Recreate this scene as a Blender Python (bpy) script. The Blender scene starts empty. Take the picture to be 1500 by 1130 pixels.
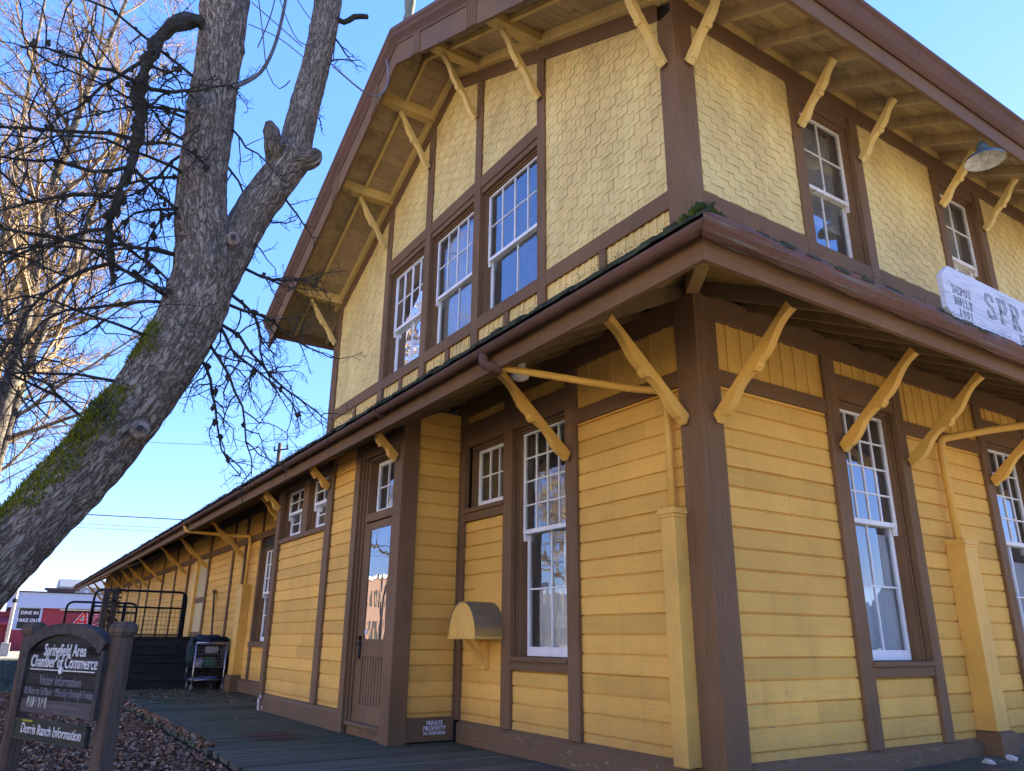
import bpy, bmesh, math, random
from mathutils import Vector, Matrix, noise
rad = math.radians
random.seed(7)
S = bpy.context.scene
COL = S.collection

# ---------------------------------------------------------------- helpers
class MB:
    """collects faces of ONE mesh object"""
    def __init__(s): s.v = []; s.f = []; s.m = []
    def face(s, pts, mi=0):
        n = len(s.v); s.v += [tuple(p) for p in pts]; s.f.append(tuple(range(n, n + len(pts)))); s.m.append(mi)
    def hexa(s, p, mi=0):
        """p: 4 bottom points then the 4 matching top points"""
        n = len(s.v); s.v += [tuple(q) for q in p]
        for q in ((3, 2, 1, 0), (4, 5, 6, 7), (0, 1, 5, 4), (1, 2, 6, 5), (2, 3, 7, 6), (3, 0, 4, 7)):
            s.f.append(tuple(n + i for i in q)); s.m.append(mi)
    def box(s, x0, x1, y0, y1, z0, z1, mi=0):
        s.hexa(((x0, y0, z0), (x1, y0, z0), (x1, y1, z0), (x0, y1, z0), (x0, y0, z1), (x1, y0, z1), (x1, y1, z1), (x0, y1, z1)), mi)
    def prism(s, a, b, mi=0):
        """closed solid between two matching polygons"""
        n = len(s.v); k = len(a); s.v += [tuple(p) for p in a] + [tuple(p) for p in b]
        s.f.append(tuple(n + i for i in reversed(range(k)))); s.m.append(mi)
        s.f.append(tuple(n + k + i for i in range(k))); s.m.append(mi)
        for i in range(k):
            j = (i + 1) % k; s.f.append((n + i, n + j, n + k + j, n + k + i)); s.m.append(mi)
    def tube(s, pts, rs, n=8, cap=True, mi=0, wob=0.0):
        pts = [Vector(p) for p in pts]
        if not hasattr(rs, '__len__'): rs = [rs] * len(pts)
        base = len(s.v); prev = None
        for i, p in enumerate(pts):
            t = (pts[min(i + 1, len(pts) - 1)] - pts[max(i - 1, 0)])
            t = t.normalized() if t.length > 1e-9 else Vector((0, 0, 1))
            if prev is None:
                a = Vector((0, 0, 1)) if abs(t.z) < .9 else Vector((1, 0, 0))
                u = t.cross(a).normalized()
            else:
                u = (prev - t * prev.dot(t))
                u = u.normalized() if u.length > 1e-6 else t.orthogonal().normalized()
            prev = u; w = t.cross(u)
            for k in range(n):
                an = 2 * math.pi * k / n
                r = rs[i] * (1 + (wob * (random.random() - .5) if wob else 0))
                s.v.append(tuple(p + (u * math.cos(an) + w * math.sin(an)) * r))
        for i in range(len(pts) - 1):
            for k in range(n):
                a = base + i * n + k; b = base + i * n + (k + 1) % n
                s.f.append((a, b, b + n, a + n)); s.m.append(mi)
        if cap:
            s.f.append(tuple(base + k for k in reversed(range(n)))); s.m.append(mi)
            e = base + (len(pts) - 1) * n
            s.f.append(tuple(e + k for k in range(n))); s.m.append(mi)
    def disc(s, c, nrm, r, h, n=16, mi=0):
        c = Vector(c); nrm = Vector(nrm).normalized(); s.tube([c, c + nrm * h], r, n, True, mi)
    def blob(s, c, rx, ry, rz, seed=0, amp=.25, nu=12, nv=8, mi=0, freq=1.4):
        c = Vector(c); base = len(s.v)
        for j in range(nv + 1):
            th = math.pi * j / nv
            for i in range(nu):
                ph = 2 * math.pi * i / nu
                d = Vector((math.sin(th) * math.cos(ph), math.sin(th) * math.sin(ph), math.cos(th)))
                k = 1 + amp * noise.noise(d * freq + Vector((seed * 3.1, seed * 1.7, seed)))
                s.v.append((c.x + d.x * rx * k, c.y + d.y * ry * k, c.z + d.z * rz * k))
        for j in range(nv):
            for i in range(nu):
                a = base + j * nu + i; b = base + j * nu + (i + 1) % nu
                s.f.append((a, a + nu, b + nu, b)); s.m.append(mi)
    def build(s, name, mats, parent=None, smooth=False, bevel=0, world=True, loc=None):
        me = bpy.data.meshes.new(name)
        off = Vector(parent['base']) if (parent is not None and world and 'base' in parent) else None
        vv = s.v if off is None else [(a - off.x, b - off.y, c - off.z) for a, b, c in s.v]
        me.from_pydata(vv, [], s.f)
        if not isinstance(mats, (list, tuple)): mats = [mats]
        for m in mats: me.materials.append(m)
        if len(mats) > 1: me.polygons.foreach_set('material_index', s.m)
        me.validate()
        bm = bmesh.new(); bm.from_mesh(me); bmesh.ops.recalc_face_normals(bm, faces=bm.faces); bm.to_mesh(me); bm.free()
        if smooth: me.polygons.foreach_set('use_smooth', [True] * len(me.polygons))
        o = bpy.data.objects.new(name, me); COL.objects.link(o)
        if parent is not None:
            o.parent = parent
            if 'base' in parent: o['base'] = tuple(parent['base'])
        if loc: o.location = loc
        if bevel:
            b = o.modifiers.new('bevel', 'BEVEL'); b.width = bevel; b.segments = 2; b.limit_method = 'ANGLE'; b.angle_limit = rad(40)
        return o

def tag(o, label=None, cat=None, group=None, kind=None):
    if label: o['label'] = label
    if cat: o['category'] = cat
    if group: o['group'] = group
    if kind: o['kind'] = kind
    return o
def thing(name, label, cat, loc=(0, 0, 0), group=None, base=None):
    """an Empty at the thing's base; children are built in world coordinates (base is taken off)"""
    o = bpy.data.objects.new(name, None); COL.objects.link(o); o.location = loc; o.empty_display_size = .2
    o['base'] = tuple(loc) if base is None else tuple(base)
    return tag(o, label, cat, group)
def copy_tree(o, parent=None):
    c = o.copy(); COL.objects.link(c)
    if parent is not None: c.parent = parent
    for ch in list(o.children): copy_tree(ch, c)
    return c

# ---------------------------------------------------------------- materials
class NT:
    def __init__(s, name):
        s.mat = bpy.data.materials.new(name); s.mat.use_nodes = True; s.t = s.mat.node_tree; s.t.nodes.clear()
        s.out = s.n('ShaderNodeOutputMaterial')
    def n(s, typ, **kw):
        o = s.t.nodes.new(typ)
        for k, v in kw.items(): setattr(o, k, v)
        return o
    def l(s, a, b): s.t.links.new(a, b)
    def pos(s, scale=(1, 1, 1), obj=False):
        g = s.n('ShaderNodeTexCoord').outputs['Object'] if obj else s.n('ShaderNodeNewGeometry').outputs['Position']
        mp = s.n('ShaderNodeMapping'); mp.inputs['Scale'].default_value = scale; s.l(g, mp.inputs['Vector']); return mp.outputs['Vector']
    def noise(s, vec, scale, detail=4, rough=.55, dist=0):
        t = s.n('ShaderNodeTexNoise'); t.inputs['Scale'].default_value = scale; t.inputs['Detail'].default_value = detail
        t.inputs['Roughness'].default_value = rough; t.inputs['Distortion'].default_value = dist; s.l(vec, t.inputs['Vector']); return t.outputs['Fac']
    def ramp(s, fac, stops):
        r = s.n('ShaderNodeValToRGB'); e = r.color_ramp.elements
        while len(e) < len(stops): e.new(.5)
        for i, (p, c) in enumerate(stops):
            e[i].position = p; e[i].color = (c, c, c, 1) if not hasattr(c, '__len__') else (*c, 1)
        s.l(fac, r.inputs['Fac']); return r.outputs['Color']
    def mix(s, fac, a, b, mode='MIX'):
        m = s.n('ShaderNodeMix', data_type='RGBA', blend_type=mode)
        for i, v in ((0, fac), (6, a), (7, b)):
            if hasattr(v, 'is_linked'): s.l(v, m.inputs[i])
            elif hasattr(v, '__len__'): m.inputs[i].default_value = (*v, 1)
            else: m.inputs[i].default_value = v
        return m.outputs[2]
    def math(s, op, a, b=0.0):
        m = s.n('ShaderNodeMath', operation=op)
        for i, v in ((0, a), (1, b)):
            if hasattr(v, 'is_linked'): s.l(v, m.inputs[i])
            else: m.inputs[i].default_value = v
        return m.outputs[0]
    def bump(s, h, strength=.3, dist=.01, prev=None):
        b = s.n('ShaderNodeBump'); b.inputs['Strength'].default_value = strength; b.inputs['Distance'].default_value = dist
        s.l(h, b.inputs['Height'])
        if prev is not None: s.l(prev, b.inputs['Normal'])
        return b.outputs['Normal']
    def principled(s, col, rough=.6, normal=None, metal=0, spec=.5):
        p = s.n('ShaderNodeBsdfPrincipled')
        for k, v in (('Base Color', col), ('Roughness', rough), ('Metallic', metal), ('Specular IOR Level', spec)):
            if hasattr(v, 'is_linked'): s.l(v, p.inputs[k])
            elif hasattr(v, '__len__'): p.inputs[k].default_value = (*v, 1)
            else: p.inputs[k].default_value = v
        if normal is not None: s.l(normal, p.inputs['Normal'])
        s.l(p.outputs[0], s.out.inputs[0]); return p

def paint(name, col, rough=.55, grain='h', peel=0.0, peelcol=(.27, .25, .22), var=.16, island=.10, dirt=.35, bump=.25, zpeel=None, dirtcol=(.16, .12, .06)):
    t = NT(name); gs = {'h': (1.2, 1.2, 34), 'v': (34, 34, 1.2), 'n': (6, 6, 6)}[grain]
    P = t.pos(); G = t.noise(t.pos(gs), 1.6, 5, .6)
    big = t.noise(P, .9, 4, .6)
    c = t.mix(1, t.mix(t.ramp(big, ((.3, 0), (.72, 1))), [x * (1 - var) for x in col], [min(1, x * (1 + var * .6)) for x in col]), t.ramp(G, ((.2, .90), (.8, 1.05))), 'MULTIPLY')
    if island:
        r = t.n('ShaderNodeNewGeometry').outputs['Random Per Island']
        c = t.mix(1, c, t.ramp(r, ((0, 1 - island), (1, 1 + island * .5))), 'MULTIPLY')
    # blotches of grime and small chips
    d = t.noise(t.pos((1.5, 1.5, .55)), 2.3, 6, .68)
    c = t.mix(t.math('MULTIPLY', t.ramp(d, ((.54, 0), (.78, 1))), dirt), c, dirtcol)
    sp = t.noise(t.pos((1, 1, 1.6)), 26, 3, .6)
    c = t.mix(t.ramp(sp, ((.735, 0), (.76, .75))), c, [x * .35 for x in col])
    st = t.noise(t.pos((11, 11, .35)), 2.0, 5, .65)
    c = t.mix(t.math('MULTIPLY', t.ramp(st, ((.52, 0), (.72, 1))), dirt * .75), c, [x * .55 for x in col])
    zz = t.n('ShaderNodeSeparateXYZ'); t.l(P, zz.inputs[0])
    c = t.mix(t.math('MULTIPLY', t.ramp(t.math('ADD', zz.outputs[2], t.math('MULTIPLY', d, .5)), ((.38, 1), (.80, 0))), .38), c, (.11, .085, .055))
    if grain == 'v':
        ck = t.noise(t.pos((46, 46, .55)), 1.0, 3, .5, 1.2)
        c = t.mix(t.ramp(t.math('ABSOLUTE', t.math('SUBTRACT', ck, .5)), ((.004, .55), (.014, 0))), c, [x * .3 for x in col])
        fd = t.noise(t.pos((1.6, 1.6, .5)), 1.4, 5, .6); c = t.mix(t.math('MULTIPLY', t.ramp(fd, ((.45, 0), (.75, 1))), .35), c, [min(1, x * 1.5 + .03) for x in col])
    hh = G
    if peel > 0:
        pn = t.noise(t.pos((3.5, 3.5, 11) if name != 'weathered_gutter_paint' else (9, .45, 14)), 3.0, 7, .72)
        m = t.ramp(pn, ((.66 - peel, 0), (.69 - peel, 1)))
        if zpeel:
            z = t.n('ShaderNodeSeparateXYZ'); t.l(P, z.inputs[0])
            m = t.math('MULTIPLY', m, t.ramp(t.math('MULTIPLY', t.math('SUBTRACT', z.outputs[2], zpeel[0]), 1 / (zpeel[1] - zpeel[0])), ((0, 1), (1, 0))))
        c = t.mix(m, c, t.mix(G, [x * .7 for x in peelcol], [x * 1.3 for x in peelcol])); hh = t.math('SUBTRACT', G, t.math('MULTIPLY', m, .8))
    t.principled(c, t.ramp(big, ((.3, rough - .08), (.7, rough + .12))), t.bump(hh, bump, .006), 0, .15)
    return t.mat

def plain(name, col, rough=.6, metal=0, var=.2, scale=6, bump=.15, dist=.01, spec=.4, col2=None):
    t = NT(name); n = t.noise(t.pos(), scale, 5, .6)
    c = t.mix(t.ramp(n, ((.3, 0), (.7, 1))), [x * (1 - var) for x in col], col2 or [min(1, x * (1 + var)) for x in col])
    t.principled(c, rough, t.bump(n, bump, dist), metal, spec); return t.mat

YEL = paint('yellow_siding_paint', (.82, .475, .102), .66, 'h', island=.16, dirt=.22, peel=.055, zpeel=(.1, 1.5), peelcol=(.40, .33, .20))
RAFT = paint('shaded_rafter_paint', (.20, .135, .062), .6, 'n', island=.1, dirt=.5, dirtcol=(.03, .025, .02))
YELS = paint('pale_yellow_shingle_paint', (.80, .60, .225), .65, 'v', island=.06, dirt=.38)
YELT = paint('yellow_trim_paint', (.80, .475, .105), .5, 'n', island=.05, dirt=.22)
YELU = paint('pale_yellow_trim_paint', (.80, .58, .20), .5, 'n', island=.05, dirt=.25, var=.2)
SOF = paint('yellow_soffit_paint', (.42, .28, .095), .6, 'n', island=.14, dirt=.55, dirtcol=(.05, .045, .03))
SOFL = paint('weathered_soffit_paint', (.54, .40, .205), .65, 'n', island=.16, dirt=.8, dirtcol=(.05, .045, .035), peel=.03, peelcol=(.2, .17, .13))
BRN = paint('brown_trim_paint', (.205, .118, .056), .68, 'v', island=.08, dirt=.2, peel=.0, dirtcol=(.06, .04, .03))
BRNH = paint('brown_rail_paint', (.205, .118, .056), .68, 'h', island=.08, dirt=.2, dirtcol=(.06, .04, .03))
BRNW = paint('worn_brown_skirting_paint', (.205, .118, .056), .55, 'h', island=.06, dirt=.25, peel=.055, zpeel=(.02, .5), dirtcol=(.06, .04, .03))
GUT = paint('brown_gutter_paint', (.15, .085, .060), .78, 'h', island=0, dirt=.45, dirtcol=(.03, .035, .02))
GUTW = paint('weathered_gutter_paint', (.15, .08, .055), .7, 'h', island=0, dirt=.6, peel=.10, peelcol=(.15, .135, .115), dirtcol=(.03, .028, .02))
WHT = paint('white_sash_paint', (.88, .89, .87), .45, 'n', island=.04, dirt=.15, peel=.02, peelcol=(.45, .42, .36))
WHTW = paint('weathered_white_sash_paint', (.82, .78, .66), .5, 'n', island=.05, dirt=.35, peel=.07, peelcol=(.36, .32, .25))
DARK = plain('dark_room', (.035, .032, .03), .9)
GREYW = plain('room_wall', (.13, .12, .11), .9)
SHADE = plain('window_shade_cloth', (.80, .84, .86), .8, var=.06, scale=2)
SLAT = plain('blind_slat', (.62, .62, .58), .5, var=.05)
BLACK = plain('black_metal', (.012, .012, .013), .45, .6)
STEEL = plain('cart_steel', (.34, .36, .40), .35, .85, scale=30)
ROOFM = plain('roof_shingle_moss', (.030, .030, .026), .9, var=.5, scale=14, bump=.6, dist=.02, col2=(.05, .062, .022))

def glass():
    t = NT('window_glass'); P = t.pos((1, 1, .45))
    nb = t.bump(t.noise(P, 3.2, 2, .5), .10, .02)
    gl = t.n('ShaderNodeBsdfGlossy'); gl.inputs['Roughness'].default_value = .012; gl.inputs['Color'].default_value = (.93, .97, 1, 1); t.l(nb, gl.inputs['Normal'])
    tr = t.n('ShaderNodeBsdfTransparent'); tr.inputs['Color'].default_value = (.90, .93, .93, 1)
    lw = t.n('ShaderNodeFresnel'); lw.inputs['IOR'].default_value = 1.55
    f = t.ramp(lw.outputs[0], ((0, .13), (.10, .27), (.5, .75), (1, 1)))
    # rain-streaked dust film on the outside of the pane
    m = t.n('ShaderNodeMixShader'); t.l(f, m.inputs[0]); t.l(tr.outputs[0], m.inputs[1]); t.l(gl.outputs[0], m.inputs[2])
    df = t.n('ShaderNodeBsdfDiffuse'); df.inputs['Color'].default_value = (.45, .45, .42, 1)
    m2 = t.n('ShaderNodeMixShader'); t.l(t.ramp(t.noise(t.pos((9, 9, 1.2)), 4, 5, .7), ((.40, .04), (.8, .17))), m2.inputs[0]); t.l(m.outputs[0], m2.inputs[1]); t.l(df.outputs[0], m2.inputs[2])
    t.l(m2.outputs[0], t.out.inputs[0]); return t.mat
GLASS = glass()

def wood(name, a, b, scale=(30, 30, 2), rough=.8, bump=.5, moss=None, isl=(.75, 1.15)):
    t = NT(name); g = t.noise(t.pos(scale), 1.2, 6, .65, .4); big = t.noise(t.pos(), 1.7, 4)
    c = t.mix(t.ramp(g, ((.3, 0), (.72, 1))), a, b)
    r = t.n('ShaderNodeNewGeometry').outputs['Random Per Island']
    c = t.mix(1, c, t.ramp(r, ((0, isl[0]), (1, isl[1]))), 'MULTIPLY')
    if moss: c = t.mix(t.ramp(big, ((.48, 0), (.66, .8))), c, moss)
    t.principled(c, rough, t.bump(g, bump, .01), 0, .25); return t.mat
# ================================================================ the depot
D = thing('train_depot', 'two-storey yellow wooden railway depot with brown trim and shingled gable', 'train station', (0, 0, 0))
# wall frames: (u along the wall, d outward, z) -> world
def LW(u, d, z): return (u, -d, z)
def BW(u, d, z): return (u, -.767 - d, z)
def RW(u, d, z): return (d, u, z)
def SW(u, d, z): return (-3.76 + d, u, z)          # right-hand side of the bay
def fbox(mb, F, u0, u1, d0, d1, z0, z1, mi=0):
    mb.hexa([F(u0, d0, z0), F(u1, d0, z0), F(u1, d1, z0), F(u0, d1, z0), F(u0, d0, z1), F(u1, d0, z1), F(u1, d1, z1), F(u0, d1, z1)], mi)
def brd(name, F, u0, u1, d0, d1, z0, z1, m, bev=.006):
    mb = MB(); fbox(mb, F, u0, u1, d0, d1, z0, z1); return mb.build(name, m, D, bevel=bev)
EXP = .157
def siding(mb, F, u0, u1, z0, z1):
    """drop siding: one island per board, cove at the top of each board"""
    k = math.floor((z0 - .30) / EXP)
    while .30 + k * EXP < z1 - .004:
        a = max(z0, .30 + k * EXP); b = min(z1, .30 + (k + 1) * EXP); k += 1
        j = random.uniform(-.004, .004); j2 = random.uniform(-.003, .003)
        cv = b - .030 if b < z1 - .001 or b - a > .1 else b
        prof = [(-.03, a), (j, a + .001), (j2, max(a + .002, cv + .012)), (-.018, max(a + .003, b - .006)), (-.018, b), (-.03, b)]
        n = max(1, int((u1 - u0) / 1.2))
        for i in range(n):
            if i and random.random() < .75: continue
        cuts = [u0] + ([random.uniform(u0 + .3, u1 - .3)] if (u1 - u0 > 1.1 and random.random() < .30) else []) + [u1]
        for i in range(len(cuts) - 1):
            p, q = cuts[i] + (.0015 if i else 0), cuts[i + 1] - (.0015 if i < len(cuts) - 2 else 0)
            w = [random.uniform(-.0012, .0012) for _ in range(2)]
            mb.prism([F(p, d + (w[0] if 0 < t < 3 else 0), z) for t, (d, z) in enumerate(prof)], [F(q, d + (w[1] if 0 < t < 3 else 0), z) for t, (d, z) in enumerate(prof)])
def core(mb, F, u0, u1, z0, z1): fbox(mb, F, u0, u1, -.16, -.031, z0, z1)
def battens(mb, F, u0, u1, z0, z1, w=.125):
    n = max(1, round((u1 - u0) / w)); s = (u1 - u0) / n
    for i in range(n):
        a = u0 + i * s; j = random.uniform(-.002, .002)
        fbox(mb, F, a + .0015, a + s - .0015, -.03, -.003 + j, z0, z1)
        fbox(mb, F, a + s - .018, a + s + .018 if i < n - 1 else u1, -.012, .007 + j, z0, z1)
def skirt(name, F, u0, u1, zt=.22, m=None, d=.055):
    mb = MB(); p = [(-.05, .0), (d, .0), (d, zt - .035), (.0, zt), (-.05, zt)]
    mb.prism([F(u0, a, z) for a, z in p], [F(u1, a, z) for a, z in p]); return mb.build(name, m or BRNW, D, bevel=.005)

# ---- ground floor siding and core
cor = MB()
def clad(F, u0, u1, z0, z1): mb = MB(); siding(mb, F, u0, u1, z0, z1); mb.build('wall_siding', YEL, D)
clad(LW, -1.555, -.17, .22, 2.99)
clad(LW, -2.66, -1.72, .22, .75)
clad(LW, -3.70, -2.82, .22, 2.30)
PR = [(.20, 1.60, 2.99), (1.785, 2.69, .76), (2.83, 4.28, 2.99), (4.43, 5.33, .76), (5.47, 6.95, 2.99), (7.10, 8.0, .76), (8.14, 9.8, 2.99)]
for a, b, zt in PR: clad(RW, a, b, .23, zt)
clad(BW, -8.22, -6.14, .24, 2.42); clad(BW, -5.94, -5.13, .24, 3.40)
clad(SW, -.60, -.05, .24, 3.60)
for a, b, zt in ((-11.0, -8.3, 2.96), (-12.1, -11.0, .85), (-13.2, -12.15, 2.96), (-14.3, -13.38, 2.96), (-16.70, -14.42, 2.96), (-21.2, -19.4, 2.96), (-23.25, -21.3, 2.96), (-26.05, -23.45, 2.96),
               (-28.0, -26.2, 2.96), (-31.2, -28.1, 2.96), (-34.4, -31.3, 2.96), (-37.3, -34.5, 2.96), (-39.9, -37.4, 2.96)): clad(LW, a, b, .25, zt)
core(cor, LW, -1.64, 0, 0, 3.75); core(cor, LW, -2.74, -1.64, 0, .86); core(cor, LW, -2.74, -1.64, 3.17, 3.75); core(cor, LW, -3.9, -2.74, 0, 2.4); core(cor, LW, -3.9, -2.74, 3.17, 3.75)
core(cor, BW, -5.1, -3.80, 3.17, 3.5); core(cor, BW, -6.05, -4.99, 0, 3.5); core(cor, BW, -8.36, -6.05, 0, 2.48); core(cor, BW, -8.36, -6.05, 3.27, 3.5)
fbox(cor, SW, -.73, 0, -.16, -.031, 0, 3.6); cor.box(-8.36, -8.24, -.73, 0, 0, 3.6)
core(cor, LW, -11.0, -8.2, 0, 3.75); core(cor, LW, -12.1, -11.0, 0, .95); core(cor, LW, -12.1, -11.0, 2.75, 3.75); core(cor, LW, -40.0, -12.1, 0, 3.75)
for a, b in ((0, 1.69), (2.76, 4.35), (5.40, 7.02), (8.07, 11.0)): core(cor, RW, a, b, 0, 3.75)
for a, b in ((1.69, 2.76), (4.35, 5.40), (7.02, 8.07)): core(cor, RW, a, b, 0, .86); core(cor, RW, a, b, 3.17, 3.75)
cor.box(-40.0, -39.85, .17, 11, 0, 3.75); cor.box(-40, .0, 10.85, 11, 0, 3.75)
cor.build('wall_core', DARK, D)


# ---- vertical trim
def post(F, u0, u1, z0, z1, d=.038, nm='wall_post', m=None): return brd(nm, F, u0, u1, -.03, d, z0, z1, m or BRN)
brd('corner_board', LW, -.19, .042, -.03, .044, 0, 3.75, BRN, .008); brd('corner_board', RW, -.0, .20, -.03, .0465, 0, 3.75, BRN, .008)
for a, b in ((-1.72, -1.555), (-2.82, -2.655)): post(LW, a, b, .215, 3.55)
post(LW, -3.755, -3.655, .215, 3.6)
for a, b in ((1.60, 1.785), (2.69, 2.83), (4.28, 4.43), (5.33, 5.47), (6.95, 7.10), (8.0, 8.14), (9.8, 9.95)): post(RW, a, b, .225, 3.55)
post(BW, -8.40, -8.22, 0, 3.42, .05); post(BW, -6.14, -5.94, .24, 3.42); post(BW, -5.15, -5.0, 0, 3.42); post(BW, -7.23, -7.0, 2.48, 3.42, .02)
brd('corner_board', BW, -3.945, -3.72, -.03, .040, 0, 3.42, BRN, .008); brd('corner_board', SW, -.805, -.60, -.03, .042, 0, 3.50, BRN, .008)
brd('corner_board', LW, -8.38, -8.30, -.03, .80, 0, 3.5, BRN)
post(SW, -.055, -.038, .24, 3.6, .02)
for a in (-12.15, -13.38, -14.42, -19.40, -21.3, -23.45, -26.2, -28.1, -31.3, -34.5, -37.4): post(LW, a, a + .10, .2, 3.55)
post(LW, -16.85, -16.70, .2, 3.55); post(LW, -11.0, -10.9, .2, 3.0); post(LW, -9.65, -9.5, .2, 3.5)
brd('corner_board', LW, -40.02, -39.85, -.03, .05, 0, 3.75, BRN)
# ---- horizontal trim
skirt('skirting', LW, -3.655, -.19, .22); skirt('skirting', RW, .20, 11.0, .235, d=.06); skirt('skirting', BW, -8.22, -5.15, .235, BRNH, .03); skirt('skirting', LW, -19.3, -9.5, .25, BRNH); skirt('skirting', LW, -39.85, -19.3, .25, BRNH)
mb = MB(); fbox(mb, SW, -.60, -.04, -.05, .03, .02, .235); fbox(mb, SW, -.60, -.04, -.05, .022, .235, .25); pps = mb.build('skirting', BRNH, D, bevel=.004)
def rail(F, u0, u1, z0, z1, d=.03, nm='wall_rail'): return brd(nm, F, u0, u1, -.03, d, z0, z1, BRNH)
rail(LW, -1.555, -.19, 2.99, 3.13)
for i, (a, b, zt) in enumerate(PR):
    if zt > 1: rail(RW, a, b, 2.99, 3.125)
    else:
        rail(RW, a, b, 3.17, 3.41); brd('sill', RW, a - .02, b + .0, -.15, .055, .845, .885, BRNH); rail(RW, a, b, .76, .845, .032)
rail(LW, -2.655, -1.72, 3.17, 3.41); brd('sill', LW, -2.66, -1.72, -.15, .055, .83, .875, BRNH); rail(LW, -2.655, -1.72, .75, .83, .032)
rail(LW, -3.655, -2.82, 3.17, 3.455); brd('sill', LW, -3.655, -2.82, -.15, .05, 2.39, 2.44, BRNH); rail(LW, -3.655, -2.82, 2.30, 2.39, .03)
rail(BW, -8.22, -6.14, 2.42, 2.49, .04); rail(BW, -8.22, -6.14, 3.27, 3.42, .03); rail(BW, -5.0, -3.945, 3.16, 3.42, .02)
rail(LW, -40, -8.3, 2.96, 3.10)
for F, u0, u1 in ((LW, -3.9, -.0), (LW, -40, -8.3)): brd('frieze_board', F, u0, u1, -.05, .026, 3.555, 3.78, BRNH)
brd('frieze_board', RW, 0, 11, -.05, .026, 3.555, 3.78, BRNH)
for F, a, b, z0, z1 in ((LW, -1.555, -.19, 3.13, 3.555), (LW, -2.655, -1.72, 3.41, 3.555), (LW, -3.655, -2.82, 3.455, 3.555)): mb = MB(); battens(mb, F, a, b, z0, z1, .17); mb.build('batten_panel', YELT, D)
for a, b, zt in PR: mb = MB(); battens(mb, RW, a, b, 3.125 if zt > 1 else 3.41, 3.555, .17); mb.build('batten_panel', YELT, D)
mb = MB(); battens(mb, LW, -40, -8.3, 3.10, 3.555, .12); mb.build('batten_panel', YELT, D)

# ---- windows
def sash(F, u0, u1, d0, d1, z0, z1, cols, rows, parent, m, st=.045, bot=.06, mun=.017, heavy=(), name='sash', horn=False):
    mb = MB()
    fbox(mb, F, u0, u0 + st, d0, d1, z0, z1); fbox(mb, F, u1 - st, u1, d0, d1, z0, z1)
    fbox(mb, F, u0 + st, u1 - st, d0, d1, z0, z0 + bot); fbox(mb, F, u0 + st, u1 - st, d0, d1, z1 - st, z1)
    for i in range(1, cols):
        c = u0 + st + (u1 - u0 - 2 * st) * i / cols; w = mun * (1.5 if i in heavy else 1) / 2
        fbox(mb, F, c - w, c + w, d0 + .006, d1 - .004, z0 + bot, z1 - st)
    for i in range(1, rows):
        c = z0 + bot + (z1 - z0 - st - bot) * i / rows; fbox(mb, F, u0 + st, u1 - st, d0 + .008, d1 - .007, c - mun / 2, c + mun / 2)
    if horn:
        for u in (u0, u1 - st): fbox(mb, F, u, u + st, d0 + .002, d1 - .004, z0 - .07, z0)
    s = mb.build(name, m, parent, bevel=.003)
    g = MB(); c = (d0 + d1) / 2 + .004
    g.face([F(u0 + st, c, z0 + bot), F(u1 - st, c, z0 + bot), F(u1 - st, c, z1 - st), F(u0 + st, c, z1 - st)])
    g.build('pane', GLASS, s)
    return s
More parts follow.
